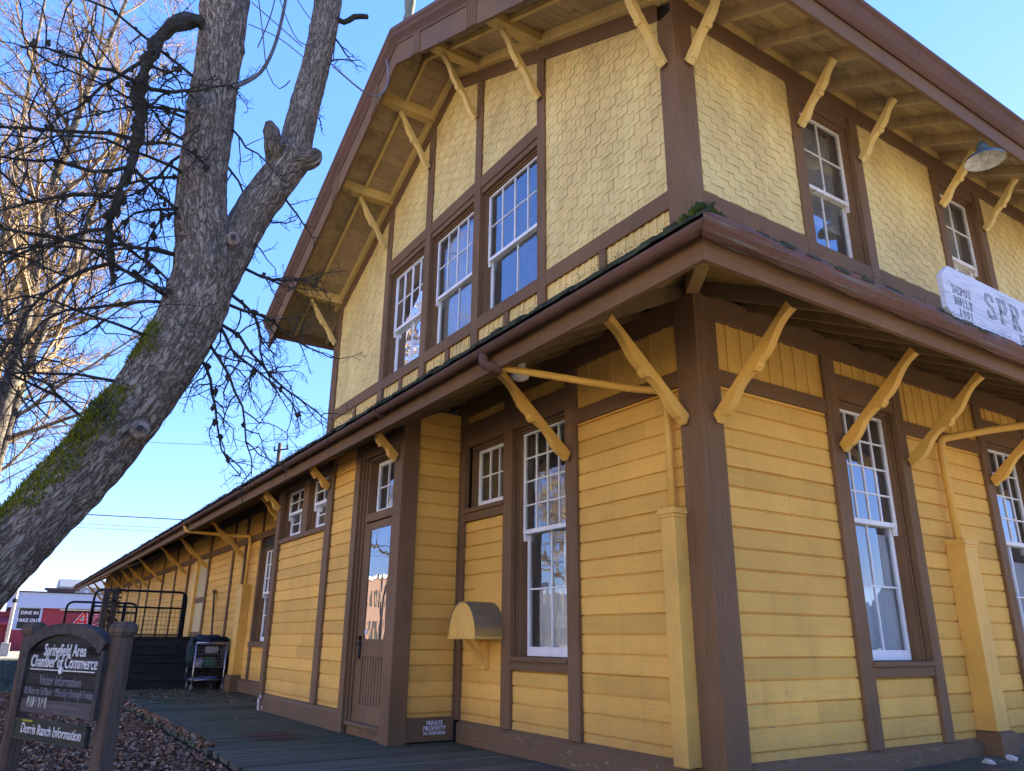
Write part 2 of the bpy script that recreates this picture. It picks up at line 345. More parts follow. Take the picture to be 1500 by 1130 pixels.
def window(F, u0, u1, z0, z1, zm=None, up=(4, 4), lo=(2, 2), sm=None, blind=None, shade=None, dep=.09, heavy=(), room=GREYW, name='window', single=None):
    sm = sm or WHT
    mb = MB()
    for k, (a, b, d) in enumerate(((.022, -.03, -.17), (.045, -.055, -.18), (.06, -.13, -.19))):   # stepped jamb
        o0 = (0, .022, .045)[k]
        fbox(mb, F, u0 + o0, u0 + a, d, b, z0, z1); fbox(mb, F, u1 - a, u1 - o0, d, b, z0, z1); fbox(mb, F, u0 + a, u1 - a, d, b, z1 - a, z1 - o0)
    w = mb.build(name, BRN, D, bevel=.003)
    a, b = u0 + .03, u1 - .03
    if zm is None:
        sash(F, a + .02, b - .02, -dep - .04, -dep, z0 + .01, z1 - .03, *single, w, sm, .05, .075)
    else:
        sash(F, a, b, -dep - .036, -dep + .004, zm, z1 - .02, *up, w, sm, .048, .045, heavy=heavy, horn=True)
        sash(F, a + .012, b - .012, -dep - .082, -dep - .042, z0 + .005, zm + .05, *lo, w, sm, .05, .085)
    # the room behind
    r = MB(); dd = 1.3
    P = lambda u, d, z: F(u, d, z)
    A, B, Z0, Z1 = u0 - .15, u1 + .15, z0 - .12, z1 + .12
    r.face([P(A, -dd, Z0), P(B, -dd, Z0), P(B, -dd, Z1), P(A, -dd, Z1)])
    r.face([P(A, -.19, Z0), P(A, -dd, Z0), P(A, -dd, Z1), P(A, -.19, Z1)]); r.face([P(B, -.19, Z0), P(B, -dd, Z0), P(B, -dd, Z1), P(B, -.19, Z1)])
    r.face([P(A, -.19, Z0), P(B, -.19, Z0), P(B, -dd, Z0), P(A, -dd, Z0)]); r.face([P(A, -.19, Z1), P(B, -.19, Z1), P(B, -dd, Z1), P(A, -dd, Z1)])
    r.build('room_lining', room, w)
    if shade:
        s = MB(); n = 14
        for (sa, sb, sz0, sz1) in shade:
            for i in range(n):
                t0, t1 = i / n, (i + 1) / n; q = lambda t: -.195 - .006 * math.sin(t * 31)
                s.face([F(sa + (sb - sa) * t0, q(t0), sz0), F(sa + (sb - sa) * t1, q(t1), sz0), F(sa + (sb - sa) * t1, q(t1), sz1), F(sa + (sb - sa) * t0, q(t0), sz1)])
        s.build('window_shade', SHADE, w)
    if blind:
        s = MB(); z = z1 - .06
        while z > blind:
            s.hexa([F(a + .04, -.225, z), F(b - .04, -.225, z), F(b - .04, -.205, z + .013), F(a + .04, -.205, z + .013), F(a + .04, -.2255, z + .002), F(b - .04, -.2255, z + .002), F(b - .04, -.2055, z + .015), F(a + .04, -.2055, z + .015)])
            z -= .026
        fbox(s, F, a + .04, b - .04, -.228, -.205, z - .01, z + .006); s.build('blind', SLAT, w)
    return w
window(LW, -2.655, -1.72, .875, 3.17, 2.06, shade=[(-2.47, -1.74, .9, 1.52), (-2.06, -1.74, 1.525, 2.04)], room=DARK)
window(LW, -3.60, -2.82, 2.44, 3.17, single=(3, 2), room=DARK)
window(RW, 1.785, 2.69, .885, 3.17, 2.06, shade=[(1.80, 2.68, .9, 1.52), (2.46, 2.68, 1.525, 2.0)], room=GREYW)
window(RW, 4.43, 5.33, .885, 3.17, 2.06, shade=[(4.45, 5.3, .9, 1.9)], room=GREYW)
window(RW, 7.10, 8.0, .885, 3.17, 2.06, room=GREYW)
window(BW, -8.20, -7.25, 2.49, 3.27, 2.86, (2, 2), (2, 2), room=DARK, dep=.07); window(BW, -7.0, -6.15, 2.49, 3.27, 2.86, (2, 2), (2, 2), room=DARK, dep=.07)
window(LW, -12.05, -11.0, .95, 2.75, 1.85, (4, 3), (2, 2), room=DARK, shade=[(-12, -11.05, 1, 1.7)])
brd('sill', LW, -12.15, -10.9, -.12, .06, .85, .95, BRNH)
WU = dict(zm=5.565, up=(4, 2), lo=(2, 1), heavy=(2,), dep=.085)
for a, b, bl, rm in ((-6.32, -5.08, 5.75, DARK), (-4.90, -3.64, 5.0, GREYW), (-3.48, -2.19, None, DARK)):
    window(LW, a, b, 4.79, 6.56, blind=bl, room=rm, **WU)
    rail(LW, a, b, 6.64, 6.82, .03); rail(LW, a, b, 6.56, 6.64, .012); rail(LW, a, b, 4.63, 4.79, .035)
for a, b, bl in ((1.79, 2.70, 5.25), (4.50, 5.40, 4.95), (7.1, 8.0, 5.2)):
    window(RW, a, b, 4.78, 6.52, 5.54, (2, 2), (2, 1), sm=WHTW, blind=bl, room=GREYW, dep=.085)
    rail(RW, a, b, 6.52, 6.66, .012); rail(RW, a, b, 4.60, 4.78, .03)

# ---- door in the bay
mb = MB()
for u0, u1, d0, d1 in ((-5.0, -4.965, -.22, .0), (-4.965, -4.925, -.22, -.03), (-4.925, -4.88, -.22, -.055), (-3.985, -3.945, -.22, -.02)): fbox(mb, BW, u0, u1, d0, d1, .09, 3.16)
fbox(mb, BW, -4.88, -3.985, -.22, -.03, 2.37, 2.47); fbox(mb, BW, -4.88, -3.985, -.22, -.03, 3.13, 3.16)
dj = mb.build('door_frame', BRN, D, bevel=.004)
DZ = -.055
mb = MB(); d0, d1 = DZ - .045, DZ
fbox(mb, BW, -4.875, -4.74, d0, d1, .14, 2.36); fbox(mb, BW, -4.09, -3.99, d0, d1, .14, 2.36)
for z0, z1 in ((.14, .32), (.83, 1.02), (2.27, 2.36)): fbox(mb, BW, -4.74, -4.09, d0, d1, z0, z1)
door = mb.build('door', BRN, D, bevel=.004)
mb = MB(); n = 17
for i in range(n):
    a = -4.74 + .65 * i / n; fbox(mb, BW, a + .003, a + .65 / n - .003, d0 + .006, d1 - .014 + (.005 if i % 2 else 0), .32, .83)
mb.build('beadboard_panel', BRN, door)
mb = MB(); mb.face([BW(-4.74, d0 + .034, 1.02), BW(-4.09, d0 + .034, 1.02), BW(-4.09, d0 + .034, 2.27), BW(-4.74, d0 + .034, 2.27)]); mb.build('pane', GLASS, door)
mb = MB(); fbox(mb, BW, -4.835, -4.785, d1, d1 + .012, .80, 1.06); mb.tube([BW(-4.81, d1, .97), BW(-4.81, d1 + .05, .97), BW(-4.70, d1 + .055, .965)], .011, 8); mb.tube([BW(-4.81, d1 + .012, 1.03), BW(-4.81, d1 + .03, 1.03)], .02, 10)
mb.tube([BW(-4.90, d1 + .03, .975), BW(-4.81, d1 + .04, .972)], .008, 6)
mb.build('handle', BLACK, door)
mb = MB(); mb.disc(BW(-4.69, d0 + .036, 1.10), (0, -1, 0), .035, .002, 14); mb.build('sticker', WHT, door)
brd('threshold', BW, -4.965, -3.99, -.22, .02, .10, .14, BRNW); brd('step_riser', BW, -4.965, -3.99, -.2, -.02, 0, .10, BRNW)
sash(BW, -4.86, -4.0, -.20, -.16, 2.48, 3.13, 3, 2, dj, WHT, .05, .055)
mb = MB()
for q in ([(-5.0, -1.4), (-3.8, -1.4)],):
    A, B, Z0, Z1 = -5.1, -3.8, 0, 3.3
    mb.face([BW(A, -1.5, Z0), BW(B, -1.5, Z0), BW(B, -1.5, Z1), BW(A, -1.5, Z1)])
    for u in (A, B): mb.face([BW(u, -.23, Z0), BW(u, -1.5, Z0), BW(u, -1.5, Z1), BW(u, -.23, Z1)])
    for z in (Z0, Z1): mb.face([BW(A, -.23, z), BW(B, -.23, z), BW(B, -1.5, z), BW(A, -1.5, z)])
mb.build('room_lining', DARK, dj)
# freight door: cream panels in yellow jambs
CREAM = paint('cream_door_paint', (.62, .50, .24), .6, 'n', dirt=.2)
mb = MB(); fbox(mb, LW, -18.02, -16.85, -.031, -.012, 2.0, 2.96); fbox(mb, LW, -18.02, -16.85, -.031, -.012, .25, 1.86); fd = mb.build('freight_door', CREAM, D, bevel=.004)
mb = MB(); fbox(mb, LW, -18.02, -16.85, -.031, .002, 1.86, 2.0)
mb.build('lock_rail', BRNH, fd); mb = MB(); fbox(mb, LW, -18.02, -16.85, -.0295, .004, .95, 1.15); mb.build('lock_rail', BRNH, fd)
mb = MB(); fbox(mb, LW, -18.35, -18.02, -.1, .06, .2, 2.96); mb.build('jamb', YELT, fd)
brd('wall_post', LW, -19.3, -18.35, -.1, -.015, .2, 2.96, YELT)

# ---- upper storey
def shingles(mb, F, u0, u1, z0, z1, lim=None, seed=0):
    rnd = random.Random(seed); W, E = .165, .106
    r = math.floor(z0 / E) - 1
    while r * E < z1:
        zb = r * E; k = math.floor(u0 / W) - 1; off = (r % 2) * W / 2
        while k * W + off < u1:
            a, b = k * W + off, (k + 1) * W + off
            hi = (k + (r // 2)) % 2
            zz = zb + (.052 if hi else 0) + rnd.uniform(-.004, .004); g = rnd.uniform(.0006, .0022); a2, b2 = max(a + g, u0), min(b - g, u1); k += 1
            if b2 - a2 < .004: continue
            lo, tp = max(zz, z0), min(zb + E + .062, z1)
            if lo >= tp - .004: continue
            if lim:
                tp = min(tp, lim(a2), lim(b2))
                if lo >= tp: continue
            t = .0115 + rnd.uniform(-.001, .0015); sl = t / .30
            db, dt = t - (lo - zz) * sl, max(.0022, t - (tp - zz) * sl * 1.55)
            uc = min(.016, (tp - lo) * .5); mb.hexa([F(a2, -.01, lo + uc), F(b2, -.01, lo + uc), F(b2, db, lo), F(a2, db, lo), F(a2, -.01, tp), F(b2, -.01, tp), F(b2, dt, tp), F(a2, dt, tp)])
        r += 1
CX = -4.32
lim = lambda u: 6.95 + .5 * (4.32 - abs(u - CX))
for a, b, z0, z1 in ((-8.42, -6.49, 4.82, 9), (-6.32, -5.08, 6.82, 9), (-4.90, -3.64, 6.82, 9.2), (-3.48, -2.19, 6.82, 9.2), (-2.04, -.17, 4.82, 8)): mb = MB(); shingles(mb, LW, a, b, z0, z1, lim, 1); mb.build('shingle_wall', YELS, D)
for a, b in ((.20, 1.64), (2.85, 4.36), (5.55, 6.95), (8.15, 10.8)): mb = MB(); shingles(mb, RW, a, b, 4.80, 6.66, None, 2); mb.build('shingle_wall', YELS, D)
mb = MB()
for a, b in ((-8.60, -6.32), (-5.08, -4.90), (-3.64, -3.48), (-2.19, -.05)): core(mb, LW, a, b, 3.75, 7.0)
for a, b in ((-6.32, -5.08), (-4.9, -3.64), (-3.48, -2.19)): core(mb, LW, a, b, 3.75, 4.79); core(mb, LW, a, b, 6.56, 7.0)
mb.prism([LW(-8.6, -.031, 7.0), LW(-.03, -.031, 7.0), LW(CX, -.031, 9.14)], [LW(-8.6, -.16, 7.0), LW(-.03, -.16, 7.0), LW(CX, -.16, 9.14)])
for a, b in ((.17, 1.79), (2.70, 4.50), (5.40, 7.1), (8.0, 11.0)): core(mb, RW, a, b, 3.75, 7.0)
for a, b in ((1.79, 2.7), (4.5, 5.4), (7.1, 8.0)): core(mb, RW, a, b, 3.75, 4.78); core(mb, RW, a, b, 6.52, 7.0)
mb.box(-8.64, -8.5, .17, 11, 3.75, 7.0); mb.box(-8.6, 0, 10.86, 11.0, 3.75, 7.0)
mb.build('wall_core', DARK, D)
brd('corner_board', LW, -.17, .040, -.03, .040, 3.9, 6.68, BRN, .008); brd('corner_board', RW, 0, .20, -.03, .0425, 3.9, 6.88, BRN, .008)
brd('corner_board', LW, -8.68, -8.42, -.03, .040, 3.9, 6.83, BRN, .008)
gz = lambda u: 6.66 + .5 * (4.32 - abs(u - CX))
for a, b in ((-6.49, -6.32), (-5.08, -4.90), (-3.64, -3.48), (-2.19, -2.04)):
    mb = MB(); mb.prism([LW(a, -.03, 3.95), LW(b, -.03, 3.95), LW(b, -.03, gz(b)), LW(a, -.03, gz(a))], [LW(a, .034, 3.95), LW(b, .034, 3.95), LW(b, .034, gz(b)), LW(a, .034, gz(a))]); mb.build('wall_post', BRN, D, bevel=.006)
for a, b in ((1.64, 1.79), (2.70, 2.85), (4.36, 4.50), (5.40, 5.55), (6.95, 7.10), (8.0, 8.15)): post(RW, a, b, 3.95, 6.66, .034)
rail(LW, -8.42, -6.49, 4.64, 4.82, .03); rail(LW, -2.04, -.17, 4.64, 4.82, .03)
for a, b in ((.20, 1.64), (2.85, 4.36), (5.55, 6.95), (8.15, 10.9)): rail(RW, a, b, 4.60, 4.80, .03)
rail(RW, .20, 11, 6.66, 6.87, .034)
for a, b in ((-8.42, -6.49), (-6.32, -5.08), (-4.90, -3.64), (-3.48, -2.19), (-2.04, -.17)): mb = MB(); battens(mb, LW, a, b, 3.9, 4.64, .105); mb.build('batten_panel', YELU, D)
for a, b in ((.2, 1.64), (1.79, 2.70), (2.85, 4.36), (4.5, 5.4)): mb = MB(); battens(mb, RW, a, b, 3.9, 4.60, .155); mb.build('batten_panel', YELU, D)
for a in (-7.45, -5.70, -4.27, -2.84, -1.1): brd('stud', LW, a - .05, a + .05, -.03, .026, 3.9, 4.64, BRN)
# raking frieze under the gable soffit: brown then yellow
for sg in (-1, 1):
    for z0, z1, d, m in ((6.635, 6.84, .030, BRNH), (6.84, 7.0, .022, YELU)):
        e = 4.32 - (.17 if z0 < 6.7 else 0); u = CX + sg * e
        A = [(CX, z0 + 2.16), (u, z0 + 2.16 - .5 * e), (u, z1 + 2.16 - .5 * e), (CX, z1 + 2.16)]
        mb = MB(); mb.prism([LW(p, -.03, z) for p, z in A], [LW(p, d, z) for p, z in A]); mb.build('raking_frieze', m, D, bevel=.004)
brd('frieze_board', RW, 0, 11, -.05, .024, 6.87, 7.0, YELU)

# ---- roofs.  roof decks are planks; undersides are the soffits
def plank_soffit(name, parts, m): 
    mb = MB()
    for p in parts: mb.hexa(p)
    return mb.build(name, m, D)
ps = []; o = 1.20; w = .118
while o > -.05:
    o2 = o - w + .005
    z = lambda q: 3.895 - .5 * q
    ps.append([(-41.2, -o, z(o)), (o, -o, z(o)), (o2, -o2, z(o2)), (-41.2, -o2, z(o2)), (-41.2, -o, z(o) + .03), (o, -o, z(o) + .03), (o2, -o2, z(o2) + .03), (-41.2, -o2, z(o2) + .03)])
    ps.append([(o, -o, z(o)), (o, 12.2, z(o)), (o2, 12.2, z(o2)), (o2, -o2, z(o2)), (o, -o, z(o) + .03), (o, 12.2, z(o) + .03), (o2, 12.2, z(o2) + .03), (o2, -o2, z(o2) + .03)])
    o -= w
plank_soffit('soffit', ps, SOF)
ps = []; q = -.90
while q < 4.30:
    q2 = min(4.315, q + .138); z = lambda t: 7.0 + .5 * t; a, b = q, q2 - .005
    for sg in (1, -1):
        X = (lambda t: -t) if sg == 1 else (lambda t: -8.64 + t)
        ps.append([(X(a), -1.0, z(a)), (X(b), -1.0, z(b)), (X(b), 12, z(b)), (X(a), 12, z(a)), (X(a), -1.0, z(a) + .03), (X(b), -1.0, z(b) + .03), (X(b), 12, z(b) + .03), (X(a), 12, z(a) + .03)])
    q = q2
plank_soffit('soffit', ps, SOFL)
# roof covering of the skirt roof and the one-storey wing
E2 = 1.26; zt = lambda o: 4.035 - .5 * o
mb = MB()
def slab(mb, P, t=.05): mb.prism(P, [(x, y, z - t) for x, y, z in P])
slab(mb, [(-41.3, -E2, zt(E2)), (E2, -E2, zt(E2)), (0, 0, zt(0)), (-8.64, 0, zt(0)), (-41.3, 0, zt(0))])
slab(mb, [(E2, -E2, zt(E2)), (E2, 12.2, zt(E2)), (0, 12.2, zt(0)), (0, 0, zt(0))])
slab(mb, [(-41.3, 0, zt(0)), (-8.64, 0, zt(0)), (-8.64, 5.5, zt(-5.5)), (-41.3, 5.5, zt(-5.5))])
slab(mb, [(-41.3, 5.5, zt(-5.5)), (-8.64, 5.5, zt(-5.5)), (-8.64, 12.2, zt(1.2)), (-41.3, 12.2, zt(1.2))])
mb.prism([(-39.95, .1, 3.7), (-39.95, 10.9, 3.7), (-39.95, 5.5, 6.6)], [(-39.9, .1, 3.7), (-39.9, 10.9, 3.7), (-39.9, 5.5, 6.6)])
roof = mb.build('roof', ROOFM, D)
mb = MB(); rnd = random.Random(4)                       # ragged shingle butts along the eaves
for side in (0, 1):
    u = -41.3 if side == 0 else -1.30
    while u < (1.30 if side == 0 else 9.0):
        w = rnd.uniform(.08, .2); o = 1.335 + rnd.uniform(.0, .04); t = rnd.uniform(.014, .032); a, b = u, u + w - .004; dz = rnd.uniform(-.008, .008)
        f = (lambda p, o, z: (p, -o, z)) if side == 0 else (lambda p, o, z: (o, p, z))
        for lay in range(2):
            oo = o - lay * rnd.uniform(.02, .06); z0 = zt(oo) + .004 + lay * .024 + dz; z1 = zt(1.0) + .004 + lay * .020; k = (lambda q: min(q, 1.0)) if side == 0 else (lambda q: max(q, -1.0))
            mb.hexa([f(a, oo, z0), f(b, oo, z0), f(k(b), 1.0, z1), f(k(a), 1.0, z1), f(a, oo, z0 + t), f(b, oo, z0 + t), f(k(b), 1.0, z1 + t), f(k(a), 1.0, z1 + t)])
        u += w
mb.build('shingle_course', ROOFM, roof)
mb = MB()
slab(mb, [(.98, -1.05, 6.70), (.98, 12, 6.70), (CX, 12, 9.35), (CX, -1.05, 9.35)], .09); slab(mb, [(-9.62, -1.05, 6.70), (-9.62, 12, 6.70), (CX, 12, 9.35), (CX, -1.05, 9.35)], .09)
mb.build('roof', ROOFM, D)
# rafters
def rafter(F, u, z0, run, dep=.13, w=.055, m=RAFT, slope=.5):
    a, b = u - w / 2, u + w / 2; zb = lambda o: z0 - slope * o
    mb = MB(); mb.hexa([F(a, -.04, zb(-.04)), F(b, -.04, zb(-.04)), F(b, run, zb(run)), F(a, run, zb(run)), F(a, -.04, zb(-.04) + dep + .01), F(b, -.04, zb(-.04) + dep + .01), F(b, run, zb(run) + dep + .01), F(a, run, zb(run) + dep + .01)])
    return mb.build('rafter', m, D, bevel=.004)
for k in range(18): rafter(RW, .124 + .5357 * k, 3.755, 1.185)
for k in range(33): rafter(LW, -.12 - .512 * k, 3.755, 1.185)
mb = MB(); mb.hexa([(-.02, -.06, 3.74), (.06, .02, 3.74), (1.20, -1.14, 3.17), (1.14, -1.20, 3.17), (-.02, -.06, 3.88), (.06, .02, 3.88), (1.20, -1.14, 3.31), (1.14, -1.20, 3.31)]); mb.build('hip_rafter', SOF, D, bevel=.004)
for k in range(18): rafter(RW, .62 + .585 * k - .0, 6.87, .87, m=SOFL)
LE = lambda u, d, z: (-8.64 - d, u, z)
for k in range(5): rafter(LE, .10 + .6 * k, 6.87, .87, m=SOFL)
for sg in (1, -1):                                       # fly rafter half way out under the gable overhang
    x0, x1 = CX, CX + sg * 5.2; z0, z1 = 7.0 + 2.16 - .075, 7.0 + 2.16 - .075 - 2.6
    mb = MB(); mb.hexa([(x0, -.55, z0), (x1, -.55, z1), (x1, -.50, z1), (x0, -.50, z0), (x0, -.55, z0 + .08), (x1, -.55, z1 + .08), (x1, -.50, z1 + .08), (x0, -.50, z0 + .08)]); mb.build('fly_rafter', YELU, D, bevel=.004)
    x0, x1 = CX, CX + sg * 4.4; z0 = 6.99 + 2.16 - .14; z1 = z0 - 2.2
    mb = MB(); mb.hexa([(x0, -.085, z0), (x1, -.085, z1), (x1, -.024, z1), (x0, -.024, z0), (x0, -.085, z0 + .15), (x1, -.085, z1 + .15), (x1, -.024, z1 + .15), (x0, -.024, z0 + .15)]); mb.build('fly_rafter', YELU, D, bevel=.004)
PUR = (-8.56, -6.479, -5.02, -3.62, -2.114, -.09)
for x in PUR:
    zb = 6.885 + .5 * (4.32 - abs(x - CX)) - .04
    pr = [(.0, zb), (-.72, zb), (-.80, zb + .035), (-.86, zb + .03), (-.93, zb + .075), (-.955, zb + .11), (-.955, zb + .17), (0, zb + .17)]
    mb = MB(); mb.prism([(x - .075, y, z) for y, z in pr], [(x + .075, y, z) for y, z in pr]); mb.build('purlin', YELU, D, bevel=.006)
# barge boards with crown moulding and reeded blocks
for sg in (-1, 1):
    xe = CX + sg * 5.26
    A = [(CX, 8.79), (xe, 8.79 - 2.63), (xe, 9.19 - 2.63), (CX, 9.19)]
    mb = MB(); mb.prism([(x, -1.0, z) for x, z in A], [(x, -.955, z) for x, z in A]); bb = mb.build('barge_board', BRNH, D, bevel=.006)
    prof = [(-1.0, 9.13), (-1.015, 9.13), (-1.02, 9.17), (-1.045, 9.20), (-1.085, 9.24), (-1.10, 9.29), (-1.12, 9.31), (-1.12, 9.37), (-1.0, 9.37)]
    xe2 = CX + sg * 5.34
    mb = MB(); mb.prism([(CX, y, z) for y, z in prof], [(xe2, y, z - 2.67) for y, z in prof]); mb.build('crown_moulding', GUT, D, bevel=.004)
    for x in [p for p in PUR if (p - CX) * sg > 0]:
        if abs(x - CX) > 4.0: continue
        zc = 8.79 - .5 * abs(x - CX)
        mb = MB()
        for i in range(6):
            xx = x - .10 + i * .04; s = -.5 * sg * .012
            mb.hexa([(xx - .012, -1.016, zc + .005 - .5 * sg * (xx - x)), (xx + .012, -1.016, zc + .005 - .5 * sg * (xx - x) + s), (xx + .012, -.99, zc + .005 - .5 * sg * (xx - x) + s), (xx - .012, -.99, zc + .005 - .5 * sg * (xx - x)),
                     (xx - .012, -1.016, zc + .35 - .5 * sg * (xx - x)), (xx + .012, -1.016, zc + .35 - .5 * sg * (xx - x) + s), (xx + .012, -.99, zc + .35 - .5 * sg * (xx - x) + s), (xx - .012, -.99, zc + .35 - .5 * sg * (xx - x))])
        mb.build('reeded_block', BRN, bb)
# fascias and gutters
def run(name, F, u0, u1, prof, m, smooth=False, mitre=0, parent=None):
    mb = MB(); mb.prism([F(u0, a, z) for a, z in prof], [F(u1 + mitre * a, a, z) for a, z in prof]); return mb.build(name, m, parent or D, smooth=smooth, bevel=0 if smooth else .004)
FP = [(1.175, 3.165), (1.215, 3.165), (1.215, 3.335), (1.235, 3.34), (1.24, 3.375), (1.175, 3.375)]
run('fascia', LW, -41.2, 0, FP, BRNH, mitre=1); mb = MB(); mb.prism([(a, -a, z) for a, z in FP], [(a, 12.2, z) for a, z in FP]); mb.build('fascia', BRNH, D, bevel=.004)
GP = [(1.30 + .052 * math.cos(t), 3.335 + .052 * math.sin(t)) for t in [math.pi + math.pi * i / 10 for i in range(11)]]; GP = GP + [(1.347, 3.335)] + [(1.30 + .045 * math.cos(t), 3.335 + .045 * math.sin(t)) for t in [2 * math.pi - math.pi * i / 10 for i in range(11)]]
gl = run('gutter', LW, -41.3, 0, GP, GUT, mitre=1)
mb = MB()
for x in (-3.3, -6.5, -9.7, -13, -16.5, -20): mb.tube([(x, -1.235, 3.29), (x, -1.30, 3.255), (x, -1.375, 3.335)], .01, 5)
mb.build('gutter_strap', GUT, gl)
WP = [(1.22, 3.325), (1.25, 3.28), (1.29, 3.265), (1.325, 3.275), (1.355, 3.31), (1.37, 3.35), (1.36, 3.385), (1.30, 3.37), (1.24, 3.37)]
mb = MB(); N = 60; rnd = random.Random(3)
for i in range(N):
    y0, y1 = -1.31 + 10.6 * i / N, -1.31 + 10.6 * (i + 1) / N
    wob = lambda y, k: .008 * math.sin(y * 3.1 + k) + .006 * math.sin(y * 9.7 + 2 * k)
    mb.prism([(a + wob(y0, k), (-a if i == 0 else y0), z + wob(y0, k + 3) * .7) for k, (a, z) in enumerate(WP)], [(a + wob(y1, k), y1, z + wob(y1, k + 3) * .7) for k, (a, z) in enumerate(WP)])
mb.build('gutter', GUTW, D)
UF = [(.87, 6.36), (.905, 6.36), (.905, 6.57), (.87, 6.57)]
mb = MB(); mb.prism([(a, -.955, z) for a, z in UF], [(a, 12, z) for a, z in UF]); mb.build('fascia', BRNH, D, bevel=.004)
UG = [(.905, 6.57), (.925, 6.55), (.95, 6.565), (.985, 6.60), (1.01, 6.655), (1.03, 6.70), (1.06, 6.72), (1.06, 6.76), (.905, 6.80)]
mb = MB(); mb.prism([(a, -1.0, z) for a, z in UG], [(a, 12, z) for a, z in UG]); mb.build('crown_moulding', GUT, D, bevel=.004)
mb = MB(); mb.prism([(-8.64 - a, -.955, z) for a, z in UF], [(-8.64 - a, 12, z) for a, z in UF]); mb.build('fascia', BRNH, D, bevel=.004)
mb = MB(); mb.prism([(-8.64 - a, -1.0, z) for a, z in UG], [(-8.64 - a, 12, z) for a, z in UG]); mb.build('crown_moulding', GUT, D, bevel=.004)
# end fascia of the wing
mb = MB(); mb.hexa([(-41.34, -1.25, 3.17), (-41.28, -1.25, 3.17), (-41.28, 5.5, 6.55), (-41.34, 5.5, 6.55), (-41.34, -1.25, 3.37), (-41.28, -1.25, 3.37), (-41.28, 5.5, 6.75), (-41.34, 5.5, 6.75)]); mb.build('barge_board', BRNH, D)

# ---- scrolled eave brackets: profile in (out, up), straight on the wall side, wavy below with a notch block
def bracket(F, u, z, R, H, w=.075, m=YELT, d0=.04, th=.105, plain_n=1):
    A = Vector((d0, z + .13 * th / .105)); B = Vector((R, z + H)); ax = (B - A); L = ax.length; ax /= L; nrm = Vector((ax.y, -ax.x))   # nrm points out and down
    k = th / .105; n = 44; pts = []
    for i in range(n + 1):
        t = i / n
        if t < .05: wv = .088
        elif abs(t - .50) < .03: wv = .112
        elif t < .5: q = (t - .05) / .42; wv = .088 + .016 * math.sin(q * 2 * math.pi + .5) - .008 * q
        else: q = (t - .53) / .47; wv = .088 + .018 * math.sin(q * 2 * math.pi + .2) - .022 * q
        pts.append(A + ax * (t * L) + nrm * (wv * k))
    pts[0] = pts[0] - ax * .025 * k
    poly = [tuple(p) for p in pts] + [tuple(B + ax * .01), tuple(A)]
    mb = MB(); mb.prism([F(u - w / 2, a, b) for a, b in poly], [F(u + w / 2, a, b) for a, b in poly]); return mb.build('bracket', m, D, bevel=.005)
for u in (.124, 1.731, 2.805, 4.37, 5.43, 7.03, 8.07): bracket(RW, u, 2.59, .80, .80)
for u in (-.12, -1.655): bracket(LW, u, 2.59, .80, .80)
for u in (-9.57, -13.33, -16.78, -19.42, -23.4, -26.15, -28.05, -31.3, -34.5, -37.4, -39.9): bracket(LW, u, 2.62, .80, .80)
for u in (-3.86, -6.05, -8.28): bracket(BW, u, 2.90, .36, .42, d0=.045, th=.10)
EW = lambda u, d, z: (-40.0 - d, u, z)
for u in (.1, 2.2): bracket(EW, u, 2.62, .80, .80)
for u in (.11, 1.735, 2.79, 4.44, 5.47, 7.05): bracket(RW, u, 6.04, .50, .60, m=YELU, th=.085)
for u, z in zip(PUR, (6.03, 7.04, 7.735, 7.735, 7.04, 6.03)): bracket(LW, u + .0, z, .56, 6.885 + .5 * (4.32 - abs(u - CX)) - .06 - z, m=YELU, th=.085)

# ---- downspouts and their boxes
def pipe(name, pts, r, m, parent=D): mb = MB(); mb.tube(pts, r, 12); return mb.build(name, m, parent, smooth=True)
def arc(pts, k=4, rr=.09):
    out = [Vector(pts[0])]
    for i in range(1, len(pts) - 1):
        p, a, b = Vector(pts[i]), Vector(pts[i - 1]), Vector(pts[i + 1]); da, db = (a - p).normalized(), (b - p).normalized(); r = min(rr, (a - p).length * .45, (b - p).length * .45)
        for j in range(k + 1): t = j / k; out.append((p + da * r) * (1 - t) ** 2 + p * 2 * t * (1 - t) + (p + db * r) * t ** 2)
    return out + [Vector(pts[-1])]
pipe('downspout', arc([(-1.16, -1.30, 3.30), (-1.16, -1.30, 3.20), (-1.08, -1.16, 3.17)]), .042, GUT)
pipe('downspout', arc([(-1.10, -1.20, 3.185), (-.55, -.20, 3.03), (-.33, -.075, 2.98), (-.30, -.07, 2.9), (-.30, -.07, 1.98)]), .031, YELT)
def spoutbox(F, u0, u1, d, z0, z1, plinth):
    mb = MB(); fbox(mb, F, u0, u1, .0, d, z0, z1); b = mb.build('downspout_box', YELT, D, bevel=.005)
    mb = MB(); fbox(mb, F, u0 - .018, u1 + .018, 0, d + .018, z1 - .035, z1 + .012); fbox(mb, F, u0 - .008, u1 + .008, 0, d + .008, z1 - .06, z1 - .035); mb.build('cap', YELT, b, bevel=.004)
    if plinth: mb = MB(); fbox(mb, F, u0 - .03, u1 + .03, .0, d + .035, 0, z0); fbox(mb, F, u0 - .015, u1 + .015, 0, d + .02, z0, z0 + .012); mb.build('plinth', BRNW, b, bevel=.006)
    return b
spoutbox(LW, -.335, -.19, .17, .2, 1.985, False); spoutbox(RW, 3.28, 3.50, .18, .29, 1.975, True); spoutbox(LW, -13.0, -12.62, .17, .3, 2.06, True)
pipe('downspout', arc([(1.28, 4.30, 3.36), (1.22, 4.35, 3.16), (.42, 3.72, 3.08), (.10, 3.36, 3.0), (.085, 3.35, 2.9), (.085, 3.37, 1.97)]), .037, YELT)
